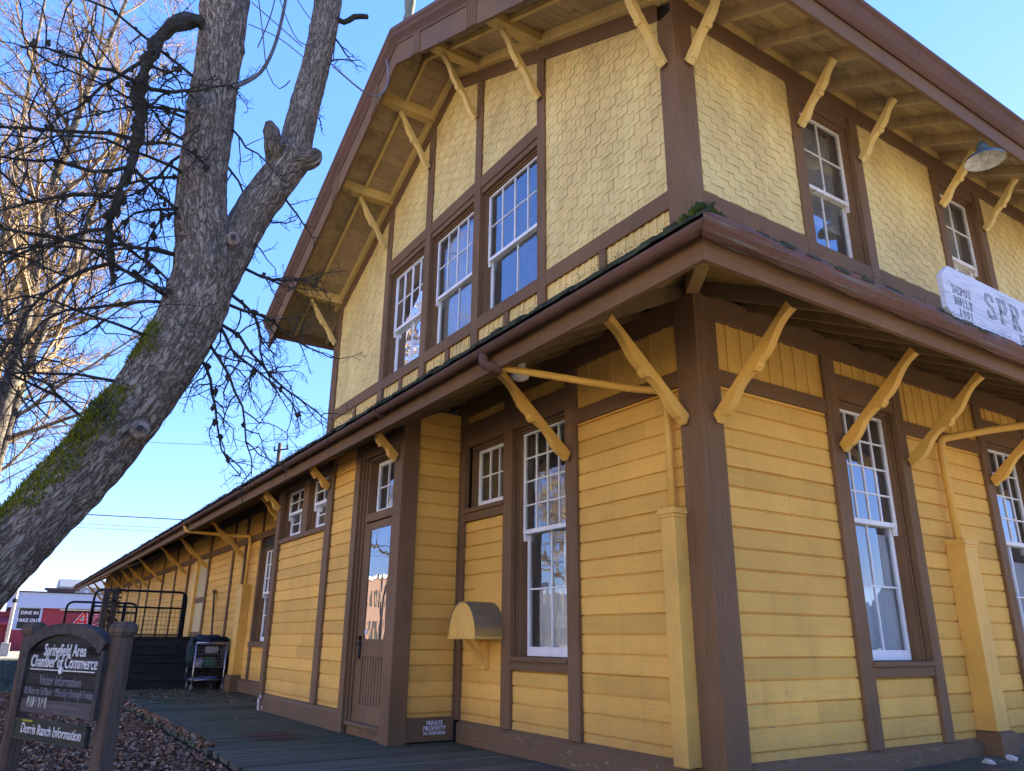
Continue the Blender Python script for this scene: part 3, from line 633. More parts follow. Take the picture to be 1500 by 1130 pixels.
pipe('downspout', arc([(-13.6, -1.30, 3.36), (-13.6, -1.26, 3.18), (-13.3, -.35, 3.12), (-12.84, -.08, 3.08), (-12.82, -.07, 2.95), (-12.82, -.07, 2.06)]), .037, YELT)
# ================================================================ small things on and round the depot
def text(name, body, size, mat, parent, M, sx=1.0, ext=.002, align='CENTER', shear=0, off=0.0, space=1.0):
    cu = bpy.data.curves.new(name, 'FONT'); cu.body = body; cu.size = size; cu.align_x = align; cu.align_y = 'CENTER'; cu.extrude = ext; cu.shear = shear; cu.offset = off; cu.space_character = space; cu.resolution_u = 3
    o = bpy.data.objects.new(name, cu); COL.objects.link(o)
    me = bpy.data.meshes.new_from_object(o.evaluated_get(bpy.context.evaluated_depsgraph_get())); bpy.data.objects.remove(o)
    me.transform(Matrix.Diagonal((sx, 1, 1, 1))); me.transform(M)
    if parent is not None and 'base' in parent and not parent.get('local'): me.transform(Matrix.Translation(-Vector(parent['base'])))
    me.materials.clear(); me.materials.append(mat)
    q = bpy.data.objects.new(name, me); COL.objects.link(q); q.parent = parent; return q
def frame(org, X, Y=(0, 0, 1)):
    X = Vector(X).normalized(); Y = Vector(Y).normalized(); Z = X.cross(Y)
    return Matrix(((X.x, Y.x, Z.x, org[0]), (X.y, Y.y, Z.y, org[1]), (X.z, Y.z, Z.z, org[2]), (0, 0, 0, 1)))
# stencilled notice on the skirting
STEN = plain('white_stencil_paint', (.62, .62, .66), .7, var=.45, scale=45)
for body, z, s, sx in (('PRIVATE', .193, .060, .85), ('PROPERTY', .142, .062, .90), ('NO TRESPASSING', .096, .040, .82)):
    text('stencil_lettering', body, s, STEN, pps, frame((-3.76 + .0335, -.27, z), (0, 1, 0)), sx, .001, off=.0012)
# flaked paint low on the bay corner
FLK = plain('bare_white_wood', (.60, .60, .58), .8, var=.25, scale=20)
mb = MB(); rnd = random.Random(9)
for (u, z, a, b) in ((-8.33, .13, .05, .06), (-8.32, .06, .035, .06), (-8.24, .20, .05, .03), (-8.12, .05, .03, .02), (-8.30, .01, .03, .03)):
    n = 11; P = [(u + a * (.6 + .6 * rnd.random()) * math.cos(6.283 * i / n), z + b * (.6 + .6 * rnd.random()) * math.sin(6.283 * i / n)) for i in range(n)]
    mb.prism([BW(p, .0505, q) for p, q in P], [BW(p, .0525, q) for p, q in P])
mb.build('bare_patch', FLK, D)
mb = MB(); fbox(mb, LW, -3.44, -2.825, -.02, .006, .73, 1.64); mb.build('backing_panel', YEL, D, bevel=.003)
# hooded drop box
dbx = thing('drop_box', 'yellow half-round wooden drop box on a bracket beside the tall sash window', 'drop box', (-3.08, -.18, 1.05))
WORN = plain('worn_hood_top', (.13, .11, .085), .75, var=.35, scale=9, col2=(.36, .25, .085))
arcp = [(-3.08 - .275 * math.cos(math.pi * i / 20), 1.055 + .335 * math.sin(math.pi * i / 20)) for i in range(21)]
mb = MB(); mb.prism([(x, -.345, z) for x, z in arcp], [(x, -.006, z) for x, z in arcp]); mb.build('box', YELT, dbx)
mb = MB(); o2 = [(-3.08 - .283 * math.cos(math.pi * i / 20), 1.06 + .340 * math.sin(math.pi * i / 20)) for i in range(21)]
for i in range(20):
    (x0, z0), (x1, z1) = o2[i], o2[i + 1]; mb.face([(x0, -.352, z0), (x1, -.352, z1), (x1, -.004, z1), (x0, -.004, z0)])
    (a0, c0), (a1, c1) = arcp[i], arcp[i + 1]; mb.face([(x0, -.352, z0), (x1, -.352, z1), (a1, -.352, c1), (a0, -.352, c0)])
def hoodmat():
    t = NT('hood_sheet'); P = t.pos(); z = t.n('ShaderNodeSeparateXYZ'); t.l(P, z.inputs[0]); n = t.noise(t.pos((2, 2, 5)), 5, 5, .65)
    h = t.math('ADD', z.outputs[2], t.math('MULTIPLY', n, .16))
    f = t.ramp(t.math('SUBTRACT', h, .25), ((.93, 0), (1.03, 1)))
    c = t.mix(f, (.42, .25, .06), t.mix(n, (.12, .085, .045), (.30, .215, .11))); t.principled(c, .7, t.bump(n, .2)); return t.mat
mb.build('hood', hoodmat(), dbx)
mb = MB(); mb.box(-3.36, -2.80, -.36, -.004, 1.03, 1.055); mb.build('base_board', YELT, dbx, bevel=.004)
mb = MB(); mb.box(-3.15, -3.09, -.065, -.008, .74, 1.03); mb.hexa([(-3.145, -.31, 1.03), (-3.095, -.31, 1.03), (-3.095, -.24, 1.03), (-3.145, -.24, 1.03), (-3.145, -.06, .77), (-3.095, -.06, .77), (-3.095, -.06, .83), (-3.145, -.06, .83)]); mb.build('bracket', YELT, dbx, bevel=.003)
mb = MB(); mb.box(-3.10, -3.04, -.350, -.345, 1.06, 1.10); mb.box(-3.20, -3.02, -.349, -.345, 1.058, 1.066); mb.build('hasp', YELT, dbx)
# barn lamp under the upper eave and a little white lamp under the lower one
def lathe(mb, c, prof, n=28, mi=0):
    b = len(mb.v)
    for r, z in prof:
        for k in range(n): a = 2 * math.pi * k / n; mb.v.append((c[0] + r * math.cos(a), c[1] + r * math.sin(a), c[2] + z))
    for i in range(len(prof) - 1):
        for k in range(n):
            p = b + i * n + k; q = b + i * n + (k + 1) % n; mb.f.append((p, q, q + n, p + n)); mb.m.append(mi)
ENB = plain('blue_grey_enamel', (.09, .135, .155), .3, 0, var=.25, scale=12); ENW = plain('white_enamel', (.62, .60, .52), .45, var=.25, scale=10)
lp = thing('barn_lamp', 'blue-grey enamel dome lamp hanging under the upper right-hand eave', 'lamp', (.80, 3.96, 6.55))
lc = (.80, 3.96, 6.13)
mb = MB(); lathe(mb, lc, [(.205, 0), (.205, .012), (.19, .035), (.155, .07), (.10, .10), (.065, .115), (.06, .17), (.045, .22), (.022, .25)]); mb.build('shade', ENB, lp, smooth=True)
mb = MB(); lathe(mb, lc, [(.203, .002), (.185, .030), (.15, .063), (.095, .09), (.06, .10), (.001, .10)]); mb.build('reflector', ENW, lp, smooth=True)
mb = MB(); mb.tube([(lc[0], lc[1], 6.12 + .25), (lc[0], lc[1], 6.60)], .009, 8); mb.build('stem', STEEL, lp, smooth=True)
mb = MB(); mb.blob((lc[0], lc[1], lc[2] + .06), .032, .032, .05, amp=0); lathe(mb, lc, [(.03, .08), (.03, .1)]); mb.build('bulb', ENW, lp, smooth=True)
for k in range(8):
    a = k * math.pi / 4; mb = MB(); mb.tube([(lc[0] + .2 * math.cos(a), lc[1] + .2 * math.sin(a), lc[2] + .004), (lc[0] + .09 * math.cos(a), lc[1] + .09 * math.sin(a), lc[2] - .004)], .0028, 4)
    if k == 0: cage = mb
    else: n0 = len(cage.v); cage.v += mb.v; cage.f += [tuple(i + n0 for i in f) for f in mb.f]; cage.m += mb.m
cage.tube([(lc[0] + .09 * math.cos(t * .4488), lc[1] + .09 * math.sin(t * .4488), lc[2] - .004) for t in range(15)], .0028, 4); cage.build('wire_guard', STEEL, lp)
wl = thing('soffit_lamp', 'small round white lamp under the lower eave behind a bracket', 'lamp', (-1.66, -.60, 3.5))
mb = MB(); lathe(mb, (-1.66, -.60, 3.37), [(.001, -.03), (.05, -.025), (.085, 0), (.09, .02), (.06, .06), (.05, .13)], 20); mb.build('shade', WHT, wl, smooth=True)
mb = MB(); mb.tube([(-1.66, -.60, 3.48), (-1.66, -.60, 3.60)], .05, 12); mb.build('canopy', WHT, wl, smooth=True)
# name board standing on the skirt roof
def boardmat():
    t = NT('weathered_white_board'); g = t.noise(t.pos((3, 2.2, 46)), 1.4, 7, .72); big = t.noise(t.pos((1, .7, 3)), 2.2, 3)
    m = t.ramp(t.math('ADD', g, t.math('MULTIPLY', big, .35)), ((.70, 0), (.90, 1)))
    c = t.mix(m, (.62, .64, .66), (.25, .25, .25)); t.principled(c, .75, t.bump(t.math('SUBTRACT', g, m), .35, .006)); return t.mat
BRD = boardmat()
nb = thing('station_name_board', 'weathered white wooden name board with chamfered end standing on the lower roof', 'sign', (1.0, 3.9, 3.6))
for i, (z0, z1) in enumerate(((4.065, 4.22), (3.90, 4.063), (3.745, 3.898), (3.60, 3.743))):
    cut = lambda z: 2.19 if z > 4.2 else (2.06 + (z - 4.1) * 1.1 if z > 4.1 else (2.05 if z > 3.79 else 2.05 + (3.79 - z) * 1.25))
    zs = sorted({z0, z1, *[q for q in (4.1, 3.79) if z0 < q < z1]})
    L_ = [(cut(z), z) for z in zs]; R_ = [(8.1 - cut(z), z) for z in reversed(zs)]
    mb = MB(); mb.prism([(1.0, y, z) for y, z in L_ + R_], [(.955, y, z) for y, z in L_ + R_]); mb.build('board', BRD, nb, bevel=.003)
LET = plain('faded_black_lettering', (.14, .15, .165), .85, var=.5, scale=22, col2=(.52, .56, .60))
SEG = {  # slab-serif strokes on a 0..1 x 0..1.4 cell
 'S': [[(.95, 1.12), (.85, 1.33), (.5, 1.4), (.15, 1.3), (.08, 1.02), (.3, .8), (.7, .62), (.93, .38), (.82, .1), (.5, 0), (.15, .07), (.05, .3)]],
 'P': [[(.2, 0), (.2, 1.4)], [(.2, 1.4), (.7, 1.4), (.92, 1.22), (.92, .92), (.7, .7), (.2, .7)], [(0, 0), (.45, 0)], [(0, 1.4), (.2, 1.4)]],
 'R': [[(.2, 0), (.2, 1.4)], [(.2, 1.4), (.7, 1.4), (.92, 1.22), (.92, .95), (.7, .75), (.2, .75)], [(.5, .75), (.85, 0), (1.02, 0)], [(0, 0), (.45, 0)], [(0, 1.4), (.2, 1.4)]],
 'I': [[(.5, 0), (.5, 1.4)], [(.2, 0), (.8, 0)], [(.2, 1.4), (.8, 1.4)]],
 'N': [[(.18, 0), (.18, 1.4), (.85, 0), (.85, 1.4)], [(0, 0), (.38, 0)], [(0, 1.4), (.2, 1.4)], [(.66, 1.4), (1.02, 1.4)]],
 'G': [[(.93, 1.1), (.8, 1.33), (.5, 1.4), (.15, 1.2), (.05, .7), (.15, .2), (.5, 0), (.85, .12), (.92, .6)], [(.6, .6), (1.02, .6)]],
 'F': [[(.2, 0), (.2, 1.4), (.95, 1.4), (.95, 1.15)], [(.2, .75), (.7, .75)], [(.7, .6), (.7, .9)], [(0, 0), (.45, 0)], [(0, 1.4), (.2, 1.4)]],
 'E': [[(.95, 1.15), (.95, 1.4), (.2, 1.4), (.2, 0), (.95, 0), (.95, .25)], [(.2, .72), (.7, .72)], [(.7, .58), (.7, .88)], [(0, 0), (.2, 0)], [(0, 1.4), (.2, 1.4)]],
 'L': [[(.2, 1.4), (.2, 0), (.95, 0), (.95, .28)], [(0, 0), (.2, 0)], [(0, 1.4), (.45, 1.4)]],
 'D': [[(.2, 0), (.2, 1.4), (.6, 1.4), (.9, 1.15), (.95, .7), (.9, .25), (.6, 0), (.2, 0)], [(0, 0), (.2, 0)], [(0, 1.4), (.2, 1.4)]],
 'O': [[(.5, 0), (.15, .2), (.05, .7), (.15, 1.2), (.5, 1.4), (.85, 1.2), (.95, .7), (.85, .2), (.5, 0)]],
 'T': [[(.5, 0), (.5, 1.4)], [(.05, 1.12), (.05, 1.4), (.95, 1.4), (.95, 1.12)], [(.25, 0), (.75, 0)]],
 'B': [[(.2, 0), (.2, 1.4), (.65, 1.4), (.85, 1.2), (.85, .95), (.65, .75), (.2, .75)], [(.65, .75), (.93, .55), (.93, .2), (.7, 0), (.2, 0)], [(0, 0), (.2, 0)], [(0, 1.4), (.2, 1.4)]],
 'U': [[(.15, 1.4), (.15, .3), (.3, .06), (.55, 0), (.8, .1), (.88, .35), (.88, 1.4)], [(0, 1.4), (.35, 1.4)], [(.7, 1.4), (1.03, 1.4)]],
 'V': [[(.1, 1.4), (.5, 0), (.9, 1.4)], [(-.05, 1.4), (.28, 1.4)], [(.72, 1.4), (1.05, 1.4)]],
 '1': [[(.25, 1.15), (.5, 1.4), (.5, 0)], [(.2, 0), (.8, 0)]],
 '8': [[(.5, .74), (.15, .95), (.15, 1.25), (.5, 1.4), (.85, 1.25), (.85, .95), (.5, .74), (.08, .5), (.08, .18), (.5, 0), (.92, .18), (.92, .5), (.5, .74)]],
 '9': [[(.88, .85), (.5, .62), (.12, .85), (.12, 1.2), (.5, 1.4), (.88, 1.2), (.88, .6), (.7, .15), (.4, 0), (.15, .1)]],
 '4': [[(.7, 0), (.7, 1.4), (.05, .45), (.98, .45)]], '.': [[(.4, 0), (.5, 0)]], ' ': [],
 "'": [[(.5, 1.4), (.42, 1.05)]], 'A': [[(.05, 0), (.5, 1.4), (.95, 0)], [(.22, .5), (.78, .5)]],
}
def strokes(mb, body, M, h, wid, pitch, sw, th=.003, shear=0.0, wide=1.0):
    """slab lettering: flat strokes h high; M maps (x, y, depth) into place"""
    k = h / 1.4; x0 = 0
    for ch in body:
        for ln in SEG[ch]:
            ps = [Vector((x0 + p[0] * wid + shear * p[1] * k, p[1] * k)) for p in ln]
            for a, b in zip(ps, ps[1:]):
                d = b - a; vert = abs(d.y) > abs(d.x) * .8; s = sw * (1.0 if vert else .62) / 2
                if d.length < 1e-6: continue
                d.normalize(); nn = Vector((-d.y, d.x)) * s; e = d * (s * .6)
                q = [a - e - nn, b + e - nn, b + e + nn, a - e + nn]
                mb.prism([M @ Vector((p.x, p.y, 0)) for p in q], [M @ Vector((p.x, p.y, th + .0004 * (len(mb.f) % 5))) for p in q])
        x0 += pitch
for body, y, z, h, wid, pit, sw in (('DEPOT', 2.19, 3.965, .075, .048, .066, .014), ('BUILT', 2.195, 3.855, .075, .046, .064, .014), ('1891', 2.245, 3.755, .065, .044, .062, .012), ('SPRINGFIELD', 2.78, 3.875, .235, .145, .232, .046), ('ELEV. 459', 3.33, 3.70, .12, .09, .14, .022)):
    if body[0] == 'E': body = 'ELEV.'
    mb = MB(); strokes(mb, body, frame((1.001, y, z), (0, 1, 0)), h, wid, pit, sw); mb.build('lettering', LET, nb)
mb = MB()
for y in (2.30, 4.05, 5.8):
    mb.tube([(.99, y - .08, 3.86), (.55, y - .12, 3.73)], .018, 6); mb.box(.90, .95, y - .03, y + .03, 3.50, 4.15)
mb.build('strut', BLACK, nb)
# finial on the gable peak
mb = MB(); pts = [(CX - .10, -.80, 9.2 + i * .14) for i in range(13)]; mb.tube(pts, [.075 + .012 * math.sin(i * 2.1) for i in range(13)], 10, wob=.18); mb.build('finial', wood('mossy_post', (.10, .10, .075), (.27, .28, .21), (20, 20, 20), .9, .8, (.06, .085, .03)), D, smooth=True)

# ---------------------------------------------------------------- chamber sign (own axes: x along the board, y towards the back)
OLD = wood('old_sign_wood', (.034, .026, .019), (.135, .100, .070), (26, 26, 2.2), .85, .6)
OLDH = wood('old_sign_board', (.014, .0135, .012), (.048, .046, .042), (3, 3, 40), .85, .7)
OLDG = wood('mossy_sign_board', (.022, .025, .018), (.058, .064, .048), (3, 3, 40), .85, .6, (.075, .085, .022))
OLDR = wood('old_sign_rim', (.022, .020, .017), (.078, .070, .060), (14, 14, 14), .85, .6, None, (1, 1.001))
PINK = wood('bare_sign_board', (.055, .048, .048), (.13, .112, .108), (3, 3, 40), .85, .5)
LETW = plain('white_sign_lettering', (.58, .58, .55), .75, var=.5, scale=70); LETG = plain('faded_sign_lettering', (.16, .165, .17), .8, var=.4, scale=60)
az = rad(22.3)
sg = thing('wooden_sign', 'dark arched wooden chamber of commerce sign between two capped posts', 'sign', (-.30, -3.803, -.08), base=(0, 0, 0)); sg.rotation_euler = (0, 0, az); sg['local'] = 1
z0 = .08
for s0 in (-.945, -.042):
    mb = MB(); w = .050; wd = .033
    yo = .034; mb.hexa([(s0 - w, yo - wd, 0), (s0 + w, yo - wd, 0), (s0 + w, yo + wd, 0), (s0 - w, yo + wd, 0), (s0 - w, yo - wd, 1.015 + z0), (s0 + w, yo - wd, 1.015 + z0), (s0 + w, yo + wd, 1.015 + z0), (s0 - w, yo + wd, 1.015 + z0)])
    p = mb.build('post', OLD, sg, bevel=.006)
    mb = MB(); b = .052; c = .061
    lay = [(.046, 1.005), (.048, 1.022), (c, 1.04), (c + .002, 1.066), (c - .012, 1.084), (.035, 1.093)]
    for (ra, za), (rb, zb) in zip(lay, lay[1:]): da, db = ra * .68, rb * .68; mb.hexa([(s0 - ra, yo - da, za + z0), (s0 + ra, yo - da, za + z0), (s0 + ra, yo + da, za + z0), (s0 - ra, yo + da, za + z0), (s0 - rb, yo - db, zb + z0), (s0 + rb, yo - db, zb + z0), (s0 + rb, yo + db, zb + z0), (s0 - rb, yo + db, zb + z0)])
    mb.build('cap', OLD, p, bevel=.004)
xa, xb = -.895, -.082; xm = (xa + xb) / 2
def arch(x): 
    t = (x - xm) / ((xb - xa) / 2); return .955 + .130 * math.sqrt(max(0, 1 - (t * .96) ** 2))
def arched(mb, x0, x1, y0, y1, zlo, inset):
    n = 20; P = [(x0, zlo), (x1, zlo)] + [(x1 - (x1 - x0) * i / n, (arch(xm + (x1 - (x1 - x0) * i / n - xm) * (xb - xa) / (x1 - x0))) - inset) for i in range(n + 1)]
    mb.prism([(x, y0, z + z0) for x, z in P], [(x, y1, z + z0) for x, z in P])
zb = [.645, .715, .775, .84, .905, .97, 1.2]
for i, (a, b) in enumerate(zip(zb, zb[1:])):
    mb = MB()
    if i < 5: mb.box(xa + .045, xb - .045, -.005, .022, a + z0 + .001, min(b, 1) + z0 - .001)
    else: arched(mb, xa + .045, xb - .045, -.005, .022, a + .001, .055)
    mb.build('board', PINK if i == 0 else OLDH, sg, bevel=.002)
mb = MB(); n = 22
for i in range(n):                                         # moulded rim over the arch
    x0, x1 = xa + (xb - xa) * i / n, xa + (xb - xa) * (i + 1) / n; k = .055
    f = lambda x: xm + (x - xm) * ((xb - xa) / 2 - .05) / ((xb - xa) / 2)
    mb.hexa([(f(x0), -.022, arch(x0) - k + z0), (f(x1), -.022, arch(x1) - k + z0), (f(x1), .03, arch(x1) - k + z0), (f(x0), .03, arch(x0) - k + z0), (x0, -.022, arch(x0) + z0), (x1, -.022, arch(x1) + z0), (x1, .03, arch(x1) + z0), (x0, .03, arch(x0) + z0)])
for a, b in ((xa, xa + .048), (xb - .034, xb)): mb.box(a, b, -.02, .03, .645 + z0, .955 + z0)
mb.build('rim', OLDR, sg)
mb = MB(); mb.box(-.86, -.135, -.008, .012, .52 + z0, .617 + z0); lb = mb.build('lower_board', OLDG, sg, bevel=.003)
mb = MB(); 
for (a, b, c, d) in ((-.86, -.14, .605, .617), (-.86, -.14, .52, .53), (-.86, -.848, .53, .605), (-.152, -.14, .53, .605)): mb.box(a, b, -.013, -.0085, c + z0, d + z0)
mb.build('rim', OLDG, lb)
FR = lambda x, z, y=-.006: frame((x, y, z + z0), (1, 0, 0))
text('lettering', 'Springfield Area', .083, LETW, sg, FR(-.485, .950), .80, .003, off=.0006)
text('lettering', 'Chamber of Commerce', .083, LETW, sg, FR(-.482, .893), .835, .003, off=.0006)
text('lettering', 'Visitor Information', .068, LETG, sg, FR(-.48, .803), .80, .002)
text('lettering', '8:30am to 5:00pm · Monday through Friday', .052, LETG, sg, FR(-.482, .750), .76, .002)
text('lettering', 'Dorris Ranch Information', .067, LETW, lb, FR(-.48, .570, -.0085), .86, .002, off=.0003)
mb = MB(); mb.box(-.81, -.16, -.010, -.005, .853 + z0, .858 + z0); mb.disc((-.485, -.005, .8555 + z0), (0, -1, 0), .018, .008, 16); mb.build('rule', LETW, sg)
mb = MB(); rnd = random.Random(5)
for i in range(26):
    x = -.78 + .2 * rnd.random(); l = .01 + .035 * rnd.random(); mb.box(x, x + .002 + .003 * rnd.random(), -.0062, -.005, .715 - l + z0, .722 + z0)
mb.build('paint_drip', plain('pale_green_drip', (.42, .46, .38), .7), sg)
mb = MB(); mb.box(-.77, -.665, -.0145, -.013, .604 + z0, .613 + z0); mb.build('lichen_streak', plain('yellow_lichen', (.30, .30, .02), .8), lb)

# ---------------------------------------------------------------- loading dock, railings, ivy post
DK = wood('dark_dock_timber', (.010, .010, .010), (.030, .028, .026), (3, 3, 30), .8, .6)
dk = thing('loading_dock', 'dark timber loading dock across the end of the boardwalk', 'loading dock', (-17, -1.2, 0))
mb = MB()
for i in range(6):
    z = .0 + i * .165; j = random.uniform(-.006, .006); mb.box(-14.06, -14.0 + j, -2.25, -.06, z + .004, z + .161); mb.box(-34, -14.06, -2.25, -2.19 + j, z + .004, z + .161)
mb.build('timber_face', DK, dk, bevel=.006)
mb = MB()
for i in range(15): y = -2.30 + i * .15; mb.box(-34, -13.96, y, y + .143, .99, 1.03)
mb.build('deck_boards', DK, dk)
def railing(name, label, x, ya, yb, z0, z1, zmid, posts, rails=True):
    r = thing(name, label, 'railing', (x, (ya + yb) / 2, z0))
    mb = MB(); c = .16
    top = [(x, ya, z0)] + arc([(x, ya, z0), (x, ya, z1), (x, yb, z1), (x, yb, z0)], 5, c)[1:]
    mb.tube(top, .024, 8); mb.build('top_rail', BLACK, r, smooth=True)
    mb = MB(); mb.tube([(x, ya, zmid), (x, yb, zmid)], .019, 8); mb.build('mid_rail', BLACK, r, smooth=True)
    for y in posts: mb = MB(); mb.box(x - .035, x + .035, y - .035, y + .035, z0 - (.0 if z0 > .5 else 0), z1 - .02); mb.build('post', BLACK, r, bevel=.004)
    mb = MB(); y = ya + .05
    while y < yb - .02: mb.box(x - .003, x + .003, y - .003, y + .003, z0 + .03, zmid); y += .085
    z = z0 + .05
    while z < zmid - .02: mb.box(x - .0025, x + .0025, ya, yb, z - .003, z + .003); z += .085
    mb.box(x - .015, x + .015, ya, yb, z0 + .01, z0 + .04); mb.build('wire_mesh', BLACK, r)
railing('pipe_railing', 'black pipe railing with wire mesh on the edge of the loading dock', -14.08, -2.72, -.95, 1.03, 1.93, 1.60, (-1.0,))
railing('pipe_railing', 'lower black pipe railing standing beyond the ivy-grown posts', -16.0, -3.06, -1.64, .0, 1.74, 1.53, (-2.55, -1.9))
for y, lab, ztop in ((-2.52, 'slim weathered post beside the ivy-covered one at the dock corner', 1.93), (-2.36, 'ivy-covered timber post at the dock corner', 1.96)):
    ip = thing('timber_post', lab, 'post', (-13.9, y, 0)); mb = MB(); mb.box(-13.96, -13.84, y - .055, y + .055, 0, ztop); mb.build("shaft", OLD, ip, bevel=.008)
    if y > -2.4:
        mb = MB(); rnd = random.Random(2)
        for i in range(900):
            z = rnd.uniform(.2, 1.95); a = rnd.uniform(0, 6.28); rr = rnd.uniform(.06, .12); c = Vector((-13.9 + rr * math.cos(a), y + rr * math.sin(a), z)); s = rnd.uniform(.015, .035)
            u = Vector((rnd.uniform(-1, 1), rnd.uniform(-1, 1), rnd.uniform(-1, 1))).normalized() * s; v = Vector((rnd.uniform(-1, 1), rnd.uniform(-1, 1), rnd.uniform(-1, 1))).normalized() * s
            mb.face([c, c + u, c + u + v, c + v])
        tag(mb.build('ivy', plain('ivy_leaf', (.012, .022, .008), .6), ip), kind='stuff')

# ---------------------------------------------------------------- shopping cart with its load
ct = thing('shopping_cart', 'old steel shopping cart parked against the loading dock', 'shopping cart', (-13.55, -.50, 0))
X0, X1, Y0, Y1 = -13.9, -13.2, -.80, -.20
for (x, y) in ((X1, Y0), (X1, Y1), (X0, Y0 + .05), (X0, Y1 - .05)):
    mb = MB(); mb.tube([(x, y, .08), (x, y, .17)], .012, 6); mb.tube([(x, y - .016, .055), (x, y + .016, .055)], .055, 14); mb.build('wheel', plain('grey_rubber', (.16, .16, .16), .7), ct, smooth=False)
mb = MB()
for y in (Y0, Y1): mb.tube([(X1, y, .15), (X1 + .02, y, .22), (X1 + .03, y, .90)], .016, 8); mb.tube([(X1, y, .2), (X0, y, .2)], .014, 8); mb.tube([(X0, y, .2), (X0 + .1, y, .42)], .014, 8)
mb.tube([(X1, Y0, .2), (X1, Y1, .2)], .014, 8); mb.tube([(X0, Y0, .2), (X0, Y1, .2)], .014, 8)
mb.build('frame', STEEL, ct, smooth=True)
mb = MB(); mb.tube([(X1 + .03, Y0 - .02, .91), (X1 + .03, Y1 + .02, .91)], .02, 8); mb.build('handle', STEEL, ct, smooth=True)
mb = MB()
for i in range(13):
    y = Y0 + .02 + (Y1 - Y0 - .04) * i / 12; mb.box(X1 - .003, X1 + .003, y - .0025, y + .0025, .44, .88); mb.box(X0, X1, y - .0025, y + .0025, .44, .445)
for z in (.44, .50, .56, .62, .70, .78, .88):
    mb.box(X1 - .003, X1 + .003, Y0, Y1, z - .003, z + .003)
    for y in (Y0, Y1): mb.box(X0, X1, y - .002, y + .002, z - .0025, z + .0025)
for i in range(14):
    x = X0 + .7 * i / 13
    for y in (Y0, Y1): mb.box(x - .002, x + .002, y - .002, y + .002, .44, .88)
mb.build('basket', STEEL, ct)
mb = MB(); mb.box(X1 + .004, X1 + .008, -.62, -.37, .72, .84); mb.build('placard', plain('grey_card', (.22, .22, .21), .6), ct)
mb = MB()
for i in range(8): y = Y0 + .03 + .54 * i / 7; mb.box(X0, X1, y - .003, y + .003, .21, .216)
mb.build('lower_rack', STEEL, ct)
def cloth(name, label, cat, c, r, col, seed, amp=.35, freq=2.2):
    mb = MB(); mb.blob(c, *r, seed=seed, amp=amp, nu=20, nv=14, freq=freq); o = mb.build(name, plain(name + '_cloth', col, .85, var=.3, scale=14), None, smooth=True); return tag(o, label, cat)
cloth('jacket', 'dark navy jacket heaped over the top of the shopping cart', 'jacket', (-13.5, -.45, .95), (.32, .33, .12), (.012, .016, .035), 1, .5)
cloth('coat', 'dark green coat hanging down the side of the shopping cart', 'coat', (-13.45, -.84, .72), (.22, .09, .27), (.018, .034, .030), 2, .4)
cloth('bag', 'green cloth bag inside the shopping cart basket', 'bag', (-13.40, -.47, .53), (.16, .15, .10), (.010, .13, .075), 3, .25)
cloth('plastic_bag', 'pale plastic bag inside the cart basket beside the green one', 'bag', (-13.36, -.68, .52), (.12, .08, .09), (.42, .46, .58), 4, .5)
cloth('bundle', 'dark bundle of clothes behind the shopping cart', 'bundle', (-13.75, -.2, .45), (.22, .18, .40), (.012, .013, .016), 5, .35)
cloth('magazine', 'folded blue and white papers on the lower cart rack', 'papers', (-13.45, -.45, .235), (.25, .20, .02), (.10, .13, .30), 6, .4)
mb = MB(); lathe(mb, (-13.05, -.06, 0), [(.05, 0), (.065, .11), (.06, .11), (.045, .01), (.001, .01)], 14); tag(mb.build('cup', plain('red_plastic', (.55, .02, .06), .4), None, smooth=True), 'bright pink-red cup on the boardwalk beside the shopping cart', 'cup')
br = thing('push_broom', 'long-handled tool leaning against the yellow wing wall', 'broom', (-14.3, -.4, 0))
mb = MB(); mb.tube([(-13.98, -.30, .05), (-15.62, -.06, 2.05)], .022, 8); mb.build('shaft', wood('old_handle', (.05, .035, .025), (.12, .09, .06)), br, smooth=True)
mb = MB(); mb.box(-15.72, -15.55, -.10, -.03, 2.03, 2.10); mb.build('grip', BRN, br, bevel=.01)
brd('wall_post', LW, -15.72, -15.60, -.03, .02, .25, 2.05, YELT)
rnd = random.Random(8)
for (x, y, z) in ((.28, 2.84, .075), (.30, 3.17, .085)):
    mb = MB(); mb.blob((x, y, z + .022), .05, .045, .028, seed=x * 9, amp=.6, nu=10, nv=7, freq=2.5); tag(mb.build('plaster_chunk', plain('pale_plaster', (.50, .50, .48), .9, bump=.5), None), 'broken pale chunk lying on the boardwalk ' + ('nearer the skirting corner' if y < 3 else 'just below the downspout plinth'), 'rubble', 'pale chunks on the boardwalk')

